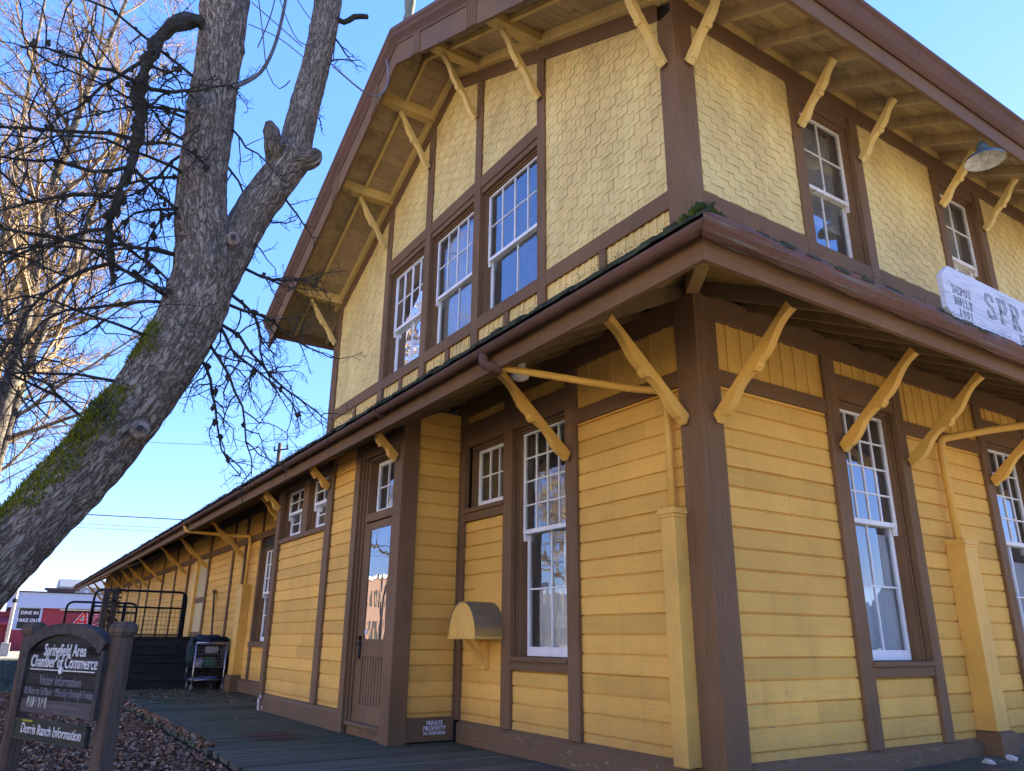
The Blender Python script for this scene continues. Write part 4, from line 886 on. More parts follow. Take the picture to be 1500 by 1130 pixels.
# ---------------------------------------------------------------- boardwalk, ground, leaves
def deckmat():
    t = NT('mossy_deck'); P = t.pos(); g = t.noise(t.pos((26, 1.6, 10)), 1.5, 6, .65); big = t.noise(P, .8, 5, .6); fine = t.noise(P, 9, 5, .65)
    c = t.mix(t.ramp(g, ((.3, 0), (.7, 1))), (.058, .054, .036), (.17, .158, .112))
    c = t.mix(1, c, t.ramp(t.n('ShaderNodeNewGeometry').outputs['Random Per Island'], ((0, .6), (1, 1.25))), 'MULTIPLY')
    x = t.n('ShaderNodeSeparateXYZ'); t.l(P, x.inputs[0])
    wet = t.math('MULTIPLY', t.ramp(t.math('MULTIPLY', x.outputs[0], -.1), ((.16, 0), (.52, 1))), t.ramp(big, ((.30, .45), (.65, 1))))
    c = t.mix(wet, c, t.mix(fine, (.018, .030, .010), (.066, .082, .030)))
    # rusty brown damp patch in front of the bay
    dx = t.math('MULTIPLY', t.math('ADD', x.outputs[0], 5.1), 1.0); dy = t.math('MULTIPLY', t.math('ADD', x.outputs[1], 1.55), 1.55)
    rr = t.math('ADD', t.math('SQRT', t.math('ADD', t.math('MULTIPLY', dx, dx), t.math('MULTIPLY', dy, dy))), t.math('MULTIPLY', fine, .8))
    c = t.mix(t.ramp(rr, ((.75, .85), (1.15, 0))), c, (.050, .020, .011))
    t.principled(c, .75, t.bump(t.math('ADD', g, t.math('MULTIPLY', fine, .5)), .6, .012), 0, .3); return t.mat
mb = MB(); x = -14.0; rnd = random.Random(6)
while x < 2.75:
    j = rnd.uniform(-.006, .006); e = rnd.uniform(-.03, .03)
    if x < -.01: mb.hexa([(x, -2.38 + e, -.04), (x + .136, -2.38 + e, -.04), (x + .136, -.02, -.04), (x, -.02, -.04), (x, -2.38 + e, j), (x + .136, -2.38 + e, j * .3), (x + .136, -.02, j * .3 + .001), (x, -.02, j + .001)])
    else:
        for a, b in ((-2.38 + e, 3.0), (3.004, 10)): z = lambda y: max(0, .030 * y); mb.hexa([(x, a, z(a) - .04), (x + .136, a, z(a) - .04), (x + .136, b, z(b) - .04), (x, b, z(b) - .04), (x, a, z(a) + j), (x + .136, a, z(a) + j * .4), (x + .136, b, z(b) + j * .4), (x, b, z(b) + j)])
    x += .143
tag(mb.build('boardwalk', deckmat()), kind='structure')
mb = MB(); mb.box(-14, 2.75, -2.36, -2.31, -.14, -.045); tag(mb.build('boardwalk_edge', DK), kind='structure')
def groundmat():
    t = NT('ground'); P = t.pos(); a = t.noise(P, .25, 5, .6); b = t.noise(P, 5, 6, .7); x = t.n('ShaderNodeSeparateXYZ'); t.l(P, x.inputs[0])
    soil = t.mix(b, (.018, .015, .014), (.060, .046, .042)); grass = t.mix(b, (.018, .026, .012), (.05, .062, .024)); lot = t.mix(b, (.18, .16, .13), (.30, .27, .22))
    c = t.mix(t.ramp(t.math('ADD', a, t.math('MULTIPLY', x.outputs[0], -.012)), ((.62, 0), (.74, 1))), soil, grass)
    far = t.ramp(t.math('ADD', t.math('MULTIPLY', t.math('ABSOLUTE', t.math('ADD', x.outputs[0], 5)), .01), t.math('MULTIPLY', a, .06)), ((.40, 0), (.43, 1)))
    c = t.mix(far, c, lot)
    south = t.ramp(t.math('ADD', t.math('MULTIPLY', x.outputs[1], -.01), t.math('MULTIPLY', a, .05)), ((.10, 0), (.13, 1)))
    c = t.mix(south, c, lot)
    c = t.mix(t.ramp(t.math('ADD', t.math('MULTIPLY', x.outputs[0], .1), t.math('MULTIPLY', a, .2)), ((.38, 0), (.46, 1))), c, lot)  # pale lot out of view beside and south of the depot, added for bounce
    t.principled(c, .95, t.bump(b, .8, .04), 0, .2); return t.mat
mb = MB(); N = 60
def gzz(x, y):
    r = math.hypot(x + 2, y + 4); k = max(0, 1 - r / 14) if not (-14.5 < x < 3 and y > -2.5) else 0
    return -.085 + .035 * noise.noise(Vector((x * .6, y * .6, 0))) * min(1, k * 3) + (.16 * math.exp(-((x + 15.5) ** 2 + (y + 4.6) ** 2) / 9) if y < -2.6 else 0)
xs = [-400, -200, -100, -60, -40] + [-30 + i * 1.0 for i in range(46)] + [20, 40, 100, 200, 400]; ys = [-400, -200, -100, -60, -30, -20] + [-15 + i * .5 for i in range(36)] + [4, 6, 20, 60, 200, 400]
idx = {}
for i, xx in enumerate(xs):
    for j, yy in enumerate(ys): idx[i, j] = len(mb.v); mb.v.append((xx, yy, gzz(xx, yy)))
for i in range(len(xs) - 1):
    for j in range(len(ys) - 1): mb.f.append((idx[i, j], idx[i + 1, j], idx[i + 1, j + 1], idx[i, j + 1])); mb.m.append(0)
tag(mb.build('ground', groundmat(), smooth=True), kind='structure')
def leafmat():
    t = NT('dead_leaf'); r = t.n('ShaderNodeNewGeometry').outputs['Random Per Island']
    c = t.ramp(r, ((0, (.055, .028, .016)), (.3, (.17, .085, .042)), (.55, (.28, .155, .085)), (.8, (.44, .30, .19)), (1, (.09, .05, .032))))
    t.principled(c, .75, t.bump(t.noise(t.pos(), 60, 3), .3, .004), 0, .35); return t.mat
mb = MB(); rnd = random.Random(12)
def leaf(x, y, z, s, flat=.5):
    a = rnd.uniform(0, 6.28); tilt = Matrix.Rotation(rnd.gauss(0, flat), 3, 'X') @ Matrix.Rotation(rnd.gauss(0, flat), 3, 'Y'); R = Matrix.Rotation(a, 3, 'Z') @ tilt
    k = rnd.uniform(.15, .5) * s; w = s * rnd.uniform(.32, .5)
    pts = [(-s * .5, 0, k * .4), (-.1 * s, -w, k), (.5 * s, 0, 0), (-.1 * s, w, k), (.05 * s, 0, 0)]
    q = [R @ Vector(p) + Vector((x, y, z)) for p in pts]; n = len(mb.v); mb.v += [tuple(v) for v in q]
    mb.f += [(n, n + 1, n + 4), (n + 1, n + 2, n + 4), (n + 2, n + 3, n + 4), (n + 3, n, n + 4)]; mb.m += [0] * 4
for i in range(42000):
    x = rnd.uniform(-13.5, -.3); y = -2.42 - abs(rnd.gauss(0, 1.3))
    if x > -3 and y < -4.6: continue
    leaf(x, y, gzz(x, y) + rnd.uniform(.003, .030), rnd.choice((.02, .03, .035, .04, .05, .065)), .30)
for i in range(900):
    x = rnd.uniform(-13.8, -4.5); leaf(x, rnd.uniform(-2.38, -2.28), rnd.uniform(-.03, .02), rnd.uniform(.04, .08), .8)
for i in range(420):
    x = -13.9 + abs(rnd.gauss(0, 2.4)); y = rnd.uniform(-2.3, -.15); leaf(min(x, -1), y, .012, rnd.uniform(.02, .055), .25)
for i in range(260):
    x = rnd.uniform(-12, -.5); y = -2.5 - abs(rnd.gauss(0, 1.1)); a = rnd.uniform(0, 6.28); L_ = rnd.uniform(.08, .35); z = gzz(x, y) + .03
    mb.tube([(x, y, z), (x + math.cos(a) * L_ * .5, y + math.sin(a) * L_ * .5, z + rnd.uniform(-.01, .03)), (x + math.cos(a + .3) * L_, y + math.sin(a + .3) * L_, z)], rnd.uniform(.002, .005), 4)
tag(mb.build('fallen_leaves', leafmat()), 'dead brown leaves covering the ground beside the boardwalk', 'leaves', kind='stuff')
# grass tufts behind the sign
mb = MB()
for i in range(9000):
    x = rnd.uniform(-40, -9); y = rnd.uniform(-9, -2.6) ; c = Vector((x, y, gzz(x, y))); h = rnd.uniform(.03, .10); d = Vector((rnd.gauss(0, .03), rnd.gauss(0, .03), h)); a = rnd.uniform(0, 6.28); w = Vector((math.cos(a), math.sin(a), 0)) * .008
    mb.face([c - w, c + w, c + d])
tag(mb.build('grass', plain('winter_grass', (.030, .045, .016), .8), None), 'short winter grass on the open ground', 'grass', kind='stuff')
# moss along the eave edge and on the corner
mb = MB()
def tuft(c, n, s, spread):
    for _ in range(n):
        p = Vector(c) + Vector((rnd.gauss(0, spread), rnd.gauss(0, spread), rnd.gauss(0, spread * .4))); d = Vector((rnd.gauss(0, .5), rnd.gauss(0, .5), 1)).normalized() * s * rnd.uniform(.5, 1.2); a = rnd.uniform(0, 6.28); w = Vector((math.cos(a), math.sin(a), 0)) * s * .28
        mb.face([p - w, p + w, p + d])
x = -30.0
while x < 1.2:
    v = noise.noise(Vector((x * .9, 0, 3))) + .5 * noise.noise(Vector((x * 4, 1, 3)))
    if v > -.12: tuft((x, -1.335 + rnd.gauss(0, .022), zt(1.335) + .050 + .014 * v), int(9 + 12 * max(v, 0)), .008 + .006 * max(v, 0), .013)
    x += .02 if x > -12 else .05
y = -1.2
while y < 6:
    v = noise.noise(Vector((9, y * 1.3, 3))) + .5 * noise.noise(Vector((1, y * 5, 3)))
    if v > .0 or y < -1.0: tuft((1.335 + rnd.gauss(0, .02), y, zt(1.335) + .045), 9, .010, .016)
    y += .025
def mossmat(n='moss', a=(.012, .022, .006), b=(.060, .085, .012)):
    t = NT(n); r = t.n('ShaderNodeNewGeometry').outputs['Random Per Island']; c = t.mix(t.math('MULTIPLY', t.math('ADD', r, t.noise(t.pos(), 6, 3)), .6), a, b); t.principled(c, .9, None, 0, .15); return t.mat
MOSS = mossmat()
for i in range(26): a = rnd.uniform(-.16, .16); mb.blob((1.33 - max(0, -a), -1.33 + max(0, a), zt(1.33) + .045 - abs(a) * .12), .03, .03, .018 + .02 * rnd.random(), seed=i, amp=.6, nu=8, nv=6, freq=2.5)
for i in range(60):
    tuft((1.30 + rnd.gauss(0, .05), -1.30 + rnd.gauss(0, .05), zt(1.30) + .05 + rnd.uniform(0, .015)), 10, .006, .010)
tag(mb.build('moss', MOSS, roof), kind='stuff')
# ================================================================ trees
def barkmat(name, a, b, moss=None):
    t = NT(name); uv = t.n('ShaderNodeUVMap').outputs[0]; mp = t.n('ShaderNodeMapping'); mp.inputs['Scale'].default_value = (7, 1.6, 1); t.l(uv, mp.inputs['Vector'])
    g = t.noise(mp.outputs[0], 5, 8, .7, .6); P = t.pos(); big = t.noise(P, 2.2, 5, .6); fine = t.noise(P, 22, 4, .6)
    rg = t.math('MULTIPLY', t.math('ABSOLUTE', t.math('SUBTRACT', g, .5)), 5.0); g2 = t.math('SUBTRACT', 1.0, rg)
    c = t.mix(t.ramp(rg, ((.06, 0), (.42, 1))), a, b)
    c = t.mix(t.ramp(big, ((.35, .0), (.7, .45))), c, (.24, .20, .15)); c = t.mix(t.ramp(fine, ((.62, 0), (.74, .55))), c, (.06, .055, .042))
    c = t.mix(t.ramp(t.noise(P, 7, 5, .7), ((.60, 0), (.70, .45))), c, (.50, .50, .45))
    if moss:
        ge = t.n('ShaderNodeNewGeometry'); s = t.n('ShaderNodeSeparateXYZ'); t.l(ge.outputs['Normal'], s.inputs[0]); z = t.n('ShaderNodeSeparateXYZ'); t.l(P, z.inputs[0])
        m = t.math('ADD', t.math('MULTIPLY', s.outputs[2], .9), t.math('MULTIPLY', t.math('SUBTRACT', big, .5), 1.6)); low = t.ramp(t.math('MULTIPLY', z.outputs[2], .1), ((.34, 1), (.40, .12)))
        c = t.mix(t.math('MULTIPLY', t.ramp(m, ((.28, 0), (.45, 1))), low), c, t.mix(fine, (.014, .024, .006), (.055, .078, .012)))
    t.principled(c, .9, t.bump(t.math('ADD', rg, t.math('MULTIPLY', fine, .3)), .9, .035), 0, .2); return t.mat
BARK = barkmat('grey_furrowed_bark', (.13, .10, .068), (.70, .60, .455), True)
BARKD = plain('dark_mossy_twig', (.022, .020, .014), .9, var=.4, scale=9, col2=(.050, .047, .030))
BARKL = plain('pale_winter_twig', (.145, .100, .050), .85, var=.35, scale=2.5, col2=(.30, .215, .112))
def catmull(P, step):
    P = [Vector(p) for p in P]; out = []
    for i in range(len(P) - 1):
        a, b, c, d = P[max(i - 1, 0)], P[i], P[i + 1], P[min(i + 2, len(P) - 1)]; n = max(1, int((c - b).length / step))
        for k in range(n):
            t = k / n; out.append(.5 * ((2 * b) + (c - a) * t + (2 * a - 5 * b + 4 * c - d) * t * t + (3 * b - a - 3 * c + d) * t ** 3))
    return out + [P[-1]]
def limb(name, pts, mat, parent, n=56, step=.03, amp=.13, seed=0, knots=()):
    """bark-ridged limb with UVs round and along"""
    R4 = catmull([Vector((*p[:3],)) for p in pts], step); rr = catmull([Vector((p[3], 0, 0)) for p in pts], 1e9)
    L = [0]
    for a, b in zip(R4, R4[1:]): L.append(L[-1] + (b - a).length)
    ctl = [0]
    for a, b in zip(pts, pts[1:]): ctl.append(ctl[-1] + (Vector(a[:3]) - Vector(b[:3])).length)
    def rad_at(l):
        l = l / L[-1] * ctl[-1]
        for i in range(len(pts) - 1):
            if l <= ctl[i + 1] or i == len(pts) - 2:
                t = (l - ctl[i]) / (ctl[i + 1] - ctl[i]); t = max(0, min(1, t)); return pts[i][3] * (1 - t) + pts[i + 1][3] * t
    V, F, UV = [], [], []; prev = None; info = []
    for i, p in enumerate(R4):
        t = (R4[min(i + 1, len(R4) - 1)] - R4[max(0, i - 1)]).normalized()
        u = t.cross(Vector((1, 0, 0))).normalized() if prev is None else (prev - t * prev.dot(t)).normalized(); prev = u; w = t.cross(u); r = rad_at(L[i]) * .92
        for k in range(n):
            a = 2 * math.pi * k / n; d = u * math.cos(a) + w * math.sin(a)
            q = Vector((math.cos(a) * 3.6, math.sin(a) * 3.6, L[i] * 1.5 + seed)); f = 1 + amp * (abs(noise.noise(q * 1.9)) * 1.3 - .25) * .55 + amp * .8 * noise.noise(Vector((math.cos(a), math.sin(a), L[i] * 1.1 + seed * 2))) + .09 * amp / .13 * noise.noise(q * 4.5) - .10 * amp / .13 * max(0, .25 - abs(noise.noise(Vector((math.cos(a) * 9, math.sin(a) * 9, L[i] * 3.2 + seed)))))
            for (kl, ka, kw, kh) in knots:
                dd = ((L[i] - kl) / kw) ** 2 + ((((a - ka + math.pi) % (2 * math.pi)) - math.pi) * r / kw) ** 2
                f += kh * math.exp(-dd) - (kh * 1.9 * math.exp(-dd * 9))
            V.append(p + d * (r * f)); info.append((d, r))
    for i in range(len(R4) - 1):
        for k in range(n):
            a = i * n + k; b = i * n + (k + 1) % n; F.append((a, b, b + n, a + n)); UV += [(k / n, L[i]), ((k + 1) / n, L[i]), ((k + 1) / n, L[i + 1]), (k / n, L[i + 1])]
    e = (len(R4) - 1) * n; F.append(tuple(e + k for k in range(n))); UV += [(0, 0)] * n
    me = bpy.data.meshes.new(name); B = Vector(parent['base']); me.from_pydata([tuple(v - B) for v in V], [], F); uv = me.uv_layers.new(name='UVMap')
    for i, q in enumerate(UV): uv.data[i].uv = q
    me.materials.append(mat); me.polygons.foreach_set('use_smooth', [True] * len(me.polygons))
    o = bpy.data.objects.new(name, me); COL.objects.link(o); o.parent = parent; return o, V, info
def rvec(r): return Vector((r.gauss(0, 1), r.gauss(0, 1), r.gauss(0, 1)))
def grow(mb, p, d, L, r, lv, C, rnd, clumps=None):
    n = C['seg'][lv]; pts = [Vector(p)]; d = Vector(d).normalized(); ds = []
    for i in range(n):
        d = (d + rvec(rnd) * C['wob'][lv] + Vector((0, 0, C['trop'][lv]))).normalized(); pts.append(pts[-1] + d * (L / n)); ds.append(d)
    mb.tube(pts, [r * (1 - .7 * i / n) for i in range(n + 1)], C['sides'][lv], cap=False)
    if clumps is not None: clumps += [(q, r) for q in pts[1:] if rnd.random() < C['clump'][lv]]
    if lv + 1 >= len(C['seg']): return
    for k in range(C['kids'][lv]):
        t = .15 + .85 * (k + rnd.random()) / C['kids'][lv]; i = min(n - 1, int(t * n)); f = t * n - i; q = pts[i].lerp(pts[i + 1], min(1, max(0, f)))
        ax = ds[i].cross(rvec(rnd)).normalized(); dd = Matrix.Rotation(rad(rnd.uniform(*C['ang'][lv])), 3, ax) @ ds[i]
        grow(mb, q, dd, L * C['ratio'][lv] * rnd.uniform(.55, 1.1) * (1.1 - .5 * t), r * C['rr'][lv] * (1 - .35 * t), lv + 1, C, rnd, clumps)
rnd = random.Random(21)
# the leaning tree in front of the depot
nt = thing('leaning_tree', 'old leaning forked tree with mossy grey bark in front of the depot', 'tree', (-1.98, -5.05, -.1))
trunkP = [(-1.98, -5.05, -.25, .34), (-2.0, -4.98, .2, .27), (-2.04, -4.78, .75, .235), (-2.06, -4.45, 1.35, .222), (-2.06, -4.19, 1.79, .225), (-2.05, -3.86, 2.38, .236), (-2.02, -3.57, 3.07, .242), (-2.0, -3.44, 3.62, .25), (-2.0, -3.45, 4.0, .235),
          (-2.01, -3.51, 4.28, .222), (-2.02, -3.55, 4.65, .205), (-2.02, -3.56, 5.05, .195), (-2.02, -3.58, 5.76, .195), (-2.02, -3.60, 6.3, .225), (-2.03, -3.63, 6.75, .235), (-2.03, -3.64, 7.1, .21)]
_, TV, TI = limb('trunk', trunkP, BARK, nt, 120, .022, .13, 3, knots=((2.95, 3.5, .10, .12), (5.2, 1.2, .12, .14), (4.4, 5.0, .1, .15), (6.6, 0.4, .14, .15), (5.9, 3.9, .1, .12), (3.7, 2.4, .1, .1)))
stemP = [(-2.02, -3.50, 3.45, .15), (-2.06, -3.34, 3.75, .185), (-2.06, -3.21, 4.15, .172), (-2.04, -3.10, 4.5, .165), (-2.0, -2.95, 4.85, .165), (-1.99, -2.86, 5.08, .172), (-1.98, -2.83, 5.3, .150), (-1.97, -2.79, 5.72, .142), (-1.96, -2.75, 6.1, .138), (-1.95, -2.72, 6.46, .142), (-1.95, -2.70, 6.9, .140), (-1.95, -2.70, 7.4, .13)]
_, SV, SI = limb('stem', stemP, BARK, nt, 90, .022, .14, 9, knots=((1.9, 1.0, .09, .25), (1.75, 4.0, .08, .22), (.8, 3.0, .08, .15), (2.9, 2.0, .08, .14)))
limb('stub', [(-1.96, -2.98, 4.95, .07), (-1.88, -3.06, 5.10, .07), (-1.86, -3.09, 5.22, .065), (-1.85, -3.12, 5.29, .03)], BARK, nt, 40, .012, .6, 5)
limb('stub', [(-1.92, -2.86, 5.0, .08), (-1.86, -2.73, 5.06, .075), (-1.85, -2.69, 5.12, .065), (-1.84, -2.67, 5.17, .03)], BARK, nt, 40, .012, .6, 6)
def knot(name, c, r, hole):
    # a healed branch scar: swollen ring with a dark hollow
    c = Vector(c); v = (Vector((3.93, -4.32, 1.02)) - c); v.z *= .3; v.normalize(); a = v.cross(Vector((0, 0, 1))).normalized(); b = a.cross(v)
    mb = MB(); mb.tube([c + (a * math.cos(t * .5236) * .85 + b * math.sin(t * .5236)) * r - v * .005 for t in range(13)], [r * (.42 + .12 * random.random()) for _ in range(13)], 8, cap=False, wob=.2); mb.blob(c - v * r * .25, r * .9, r * .9, r * .9, amp=.2, seed=c.z)
    k = mb.build(name, KNOT, nt, smooth=True)
    mb = MB(); mb.disc(c + v * r * .85, v, hole, .004, 12); mb.build('hollow_disc', DARK, k)  # flat dark disc, painted to stand for shade inside the knot hole
KNOT = plain('knot_bark', (.16, .13, .10), .9, var=.5, scale=26, bump=.8, dist=.02, col2=(.40, .34, .26))
knot('knot', (-1.80, -3.715, 2.405), .050, .024); knot('knot', (-1.80, -3.285, 4.06), .042, .022)
mb = MB(); clumps = []
CT = dict(seg=(9, 7, 5, 3), wob=(.19, .26, .32, .4), trop=(-.08, -.05, -.01, .02), sides=(6, 5, 4, 3), kids=(9, 6, 3, 0), ang=((30, 75), (35, 80), (30, 80), (0, 0)), ratio=(.62, .5, .42, 0), rr=(.55, .55, .6, 0), clump=(.6, .22, .05, 0))
droop = catmull([(-2.02, -3.58, 5.98), (-1.92, -3.80, 6.08), (-1.86, -4.0, 5.86), (-1.86, -4.1, 5.6), (-1.86, -4.13, 5.2), (-1.86, -4.09, 4.8), (-1.86, -4.07, 4.55), (-1.88, -4.12, 4.25), (-1.9, -4.13, 3.9), (-1.92, -4.05, 3.5)], .08)
droop = [q + rvec(rnd) * .010 for q in droop]; mb.tube(droop, [(.046 * (1 - .8 * (i / len(droop)) ** 1.2) + .006) * rnd.uniform(.75, 1.45) for i in range(len(droop))], 9, wob=.5)
clumps += [(q, .05 * (1 - .6 * i / len(droop))) for i, q in enumerate(droop) if i > 3 for _ in range(2)]
for i in range(8, len(droop), 3):
    for s in (-1, 1):
        if rnd.random() < .80: grow(mb, droop[i], (rnd.uniform(-.3, .25), s * rnd.uniform(.5, 1), rnd.uniform(-.6, .25)), rnd.uniform(.8, 1.9) if s < 0 else rnd.uniform(.4, .9), .016, 0, CT, rnd, clumps)
for z in (3.5, 3.9, 4.3, 4.6, 4.9, 5.2, 5.5):              # left side of the left stem
    for _ in range(2): grow(mb, (-2.03, -3.60, z), (rnd.uniform(-.2, .3), -1, rnd.uniform(-.35, .3)), rnd.uniform(.7, 2.2), .014, 0, CT, rnd, clumps)
for (p, d, L) in (((-2.0, -3.42, 3.25), (.1, .7, -.2), 1.25), ((-2.0, -3.36, 3.45), (.1, .8, -.35), 1.3), ((-2.0, -3.38, 3.1), (.1, .45, -.7), 1.0), ((-2.0, -3.2800000000000002, 3.7), (.0, .9, -.1), .95), ((-2.02, -3.25, 3.95), (.1, .9, .0), .85), ((-2.0, -3.36, 3.5), (0, .6, -.6), 1.2), ((-2.0, -3.33, 3.6), (.15, .8, -.5), 1.1)): grow(mb, p, d, L, .015, 0, CT, rnd, clumps)
for (p, d, L) in (((-2.02, -3.45, 4.9), (.1, .6, -.6), .9), ((-2.02, -3.45, 5.3), (.1, .5, -.7), 1.0), ((-2.02, -3.42, 4.4), (.1, .5, -.5), .7), ((-1.96, -2.80, 5.6), (0, .8, .1), .35), ((-1.95, -2.74, 6.2), (0, .9, .2), .45), ((-1.95, -2.72, 6.55), (0, .8, .35), .5), ((-2.03, -3.1, 4.45), (0, .9, -.2), .4), ((-2.0, -2.95, 4.7), (0, .9, -.3), .6)): grow(mb, p, d, L, .012, 1, CT, rnd, clumps)
for (p, d, L) in (((-2.04, -3.95, 2.4), (.1, -.6, .3), 1.6), ((-2.03, -3.75, 2.8), (0, -.9, .15), 1.9), ((-2.02, -3.6, 3.2), (0, -1, .1), 2.0)): grow(mb, p, d, L, .012, 0, CT, rnd, clumps)
mb.tube(catmull([(-1.9, -2.70, 6.75), (-1.86, -2.55, 6.70), (-1.84, -2.46, 6.80), (-1.83, -2.33, 6.86)], .05), .025, 6, wob=.3)
for q, r in clumps:
    if r > .0125 and rnd.random() < .7: k = rnd.uniform(.005, .012) + .62 * r; mb.blob(q + rvec(rnd) * .012, k * rnd.uniform(.7, 1.2), k * rnd.uniform(.7, 1.2), k * rnd.uniform(.9, 1.7), seed=rnd.random() * 50, amp=.9, nu=8, nv=6, freq=2.4)
mb.build('branches', BARKD, nt)
mb = MB()                                                  # young shoots
for P in ([(-1.9, -3.42, 5.55), (-1.85, -3.25, 5.75), (-1.84, -3.16, 6.1), (-1.85, -3.12, 6.6), (-1.85, -3.12, 7.1)],): mb.tube(catmull(P, .06), .016, 6)
for P in ([(-1.9, -3.42, 6.9), (-1.8, -3.3, 6.2), (-1.8, -3.2, 5.75), (-1.8, -3.08, 5.62), (-1.8, -3.0, 5.75)], [(-1.9, -3.4, 6.25), (-1.8, -3.15, 6.15), (-1.8, -2.9, 6.05)], [(-1.9, -3.3, 7.0), (-1.8, -3.1, 6.4), (-1.8, -2.95, 6.2), (-1.85, -2.8, 6.35), (-1.85, -2.75, 6.9)], [(-1.9, -3.4, 6.5), (-1.85, -3.2, 6.35), (-1.9, -2.9, 6.25)], [(-1.9, -3.2, 7.2), (-1.85, -3.22, 6.5), (-1.85, -3.3, 6.0)], [(-1.9, -3.3, 7.2), (-1.86, -3.0, 6.7), (-1.86, -2.85, 6.55)]): mb.tube(catmull(P, .06), .0055, 4, cap=False)
mb.build('shoots', plain('grey_shoot', (.10, .10, .10), .7), nt)
mb = MB()
def fuzz(c, n, s, sp):
    for _ in range(n):
        p = Vector(c) + rvec(rnd) * sp; d = rvec(rnd).normalized() * s * rnd.uniform(.5, 1.3) + Vector((0, 0, -s * .3)); w = rvec(rnd).normalized() * s * .3; mb.face([p - w, p + w, p + d])
for i, q in enumerate(droop):
    if i > 2: fuzz(q, 34, .030 - .012 * i / len(droop), .040 - .022 * i / len(droop))
for q, r in clumps: fuzz(q, rnd.randint(3, 9) + int(220 * r), .010 + .12 * r, .005 + .55 * r)
for (VV, II) in ((TV, TI), (SV, SI)):                      # dark lichen and epicormic tufts in patches on the trunk
    for i, v in enumerate(VV):
        if v.z < 2.4: continue
        f = noise.noise(v * 3.1 + Vector((5, 0, 2))) + .6 * noise.noise(v * 8)
        if f > .56 and rnd.random() < .22: fuzz(v, 2, .020, .008)
tag(mb.build('lichen', mossmat('dark_lichen', (.018, .019, .012), (.095, .098, .066)), nt), kind='stuff')
mb = MB()
def cushion(v, d):
    for _ in range(4):
        p = v + rvec(rnd) * .010; e = (d * .5 + Vector((0, 0, .6)) + rvec(rnd) * .35).normalized() * rnd.uniform(.014, .040); w = rvec(rnd).normalized() * .0065; mb.face([p - w, p + w, p + e])
for i, v in enumerate(TV):
    d, r = TI[i]
    if v.z > 3.95 or d.z < -.05: continue
    ss = lambda a_, b_, x_: max(0, min(1, (x_ - a_) / (b_ - a_)))
    lo = .10 * 1 if 1.0 < v.z < 2.72 else (.30 if 2.95 < v.z < 3.62 else .62)
    f = .55 * noise.noise(v * 2.1 + Vector((0, 3, 7))) + .35 * noise.noise(v * 7) + (d.z - lo) * 1.5
    if f > 0 and rnd.random() < .75: cushion(v, d)
for v, (d, r) in zip(SV, SI):
    if 5.0 < v.z < 5.25 and d.z > .2: cushion(v, d)
tag(mb.build('moss', mossmat('bark_moss', (.030, .045, .004), (.23, .26, .018)), nt), kind='stuff')

# bare trees: ascending limbs with fine twigs
CB = dict(seg=(8, 6, 4, 3), wob=(.10, .13, .18, .22), trop=(.07, .05, .03, .03), sides=(5, 4, 3, 3), kids=(10, 8, 5, 0), ang=((22, 50), (25, 55), (28, 60), (0, 0)), ratio=(.50, .48, .45, 0), rr=(.45, .5, .55, 0), clump=(0, 0, 0, 0))
def bare_tree(label, base, path, seed, group, nb=26, dens=1.0, zlow=.22, LL=5.0, mat=None):
    r = random.Random(seed); t = thing('bare_tree', label, 'tree', base, group)
    pts = catmull([Vector(p[:3]) for p in path], .35); n = len(pts)
    rr = []
    for i in range(n):
        f = i / (n - 1) * (len(path) - 1); k = min(len(path) - 2, int(f)); rr.append(path[k][3] * (1 - f + k) + path[k + 1][3] * (f - k))
    mb = MB(); mb.tube(pts, [q * .66 for q in rr], 10, wob=.2); mb.build('trunk', mat or BARKM, t, smooth=True)
    mb = MB()
    for b in range(nb):
        f = zlow + (1 - zlow) * (b + r.random()) / nb; i = min(n - 2, int(f * (n - 1))); a = r.uniform(0, 6.283); d = Vector((math.cos(a), math.sin(a), r.uniform(.5, 1.25)))
        grow(mb, pts[i], d, LL * r.uniform(.7, 1.2) * (1.12 - .75 * f), max(.02, rr[i] * r.uniform(.32, .5)), 0, CB, r)
    mb.build('crown', BARKL, t); return t
BARKM = plain('rough_grey_bark', (.028, .024, .017), .9, var=.5, scale=8, bump=1, dist=.05, col2=(.15, .125, .088))  # dark rough bark mottled with mid grey
tA = bare_tree('tall bare tree with thick dark trunk left of the leaning tree', (-20.05, -5.4, -.1), [(-20.05, -5.4, -.2, .42), (-20.05, -5.3, 4, .36), (-20.05, -5.17, 8.4, .30), (-20.05, -5.23, 10.5, .24), (-20.05, -5.29, 13.2, .18), (-20.06, -5.0, 17, .14), (-20.07, -4.46, 21.4, .08), (-20, -4.2, 25, .03)], 3, 'bare winter trees', 30, zlow=.24, LL=6.2)
tB = bare_tree('bare tree with slender curving trunk crossing behind the leaning tree', (-22.0, -5.3, -.1), [(-22.0, -5.3, -.2, .34), (-22.06, -5.02, 7.3, .22), (-22.06, -4.67, 10.3, .19), (-22.07, -4.3, 12.5, .16), (-22.06, -4.0, 15.8, .12), (-22.07, -3.2, 21.2, .07), (-22, -2.8, 24, .02)], 5, 'bare winter trees', 28, zlow=.24, LL=5.6)
tC = bare_tree('bare pale-twigged tree at the left edge of the view', (-25.0, -7.0, -.1), [(-25.0, -7.0, -.2, .36), (-25, -6.6, 8, .26), (-25, -6.5, 14, .2), (-25.2, -6.9, 20, .12), (-25.3, -7.2, 26, .04)], 8, 'bare winter trees', 26, zlow=.2, LL=5.6)
def clone(src, label, loc, rz, s):
    c = copy_tree(src); c.location = loc; c.rotation_euler = (0, 0, rz); c.scale = (s, s, s); c['label'] = label; return c
clone(tB, 'bare tree with high thin twigs furthest behind the leaning tree', (-33, -6.2, -.1), 2.1, .95)
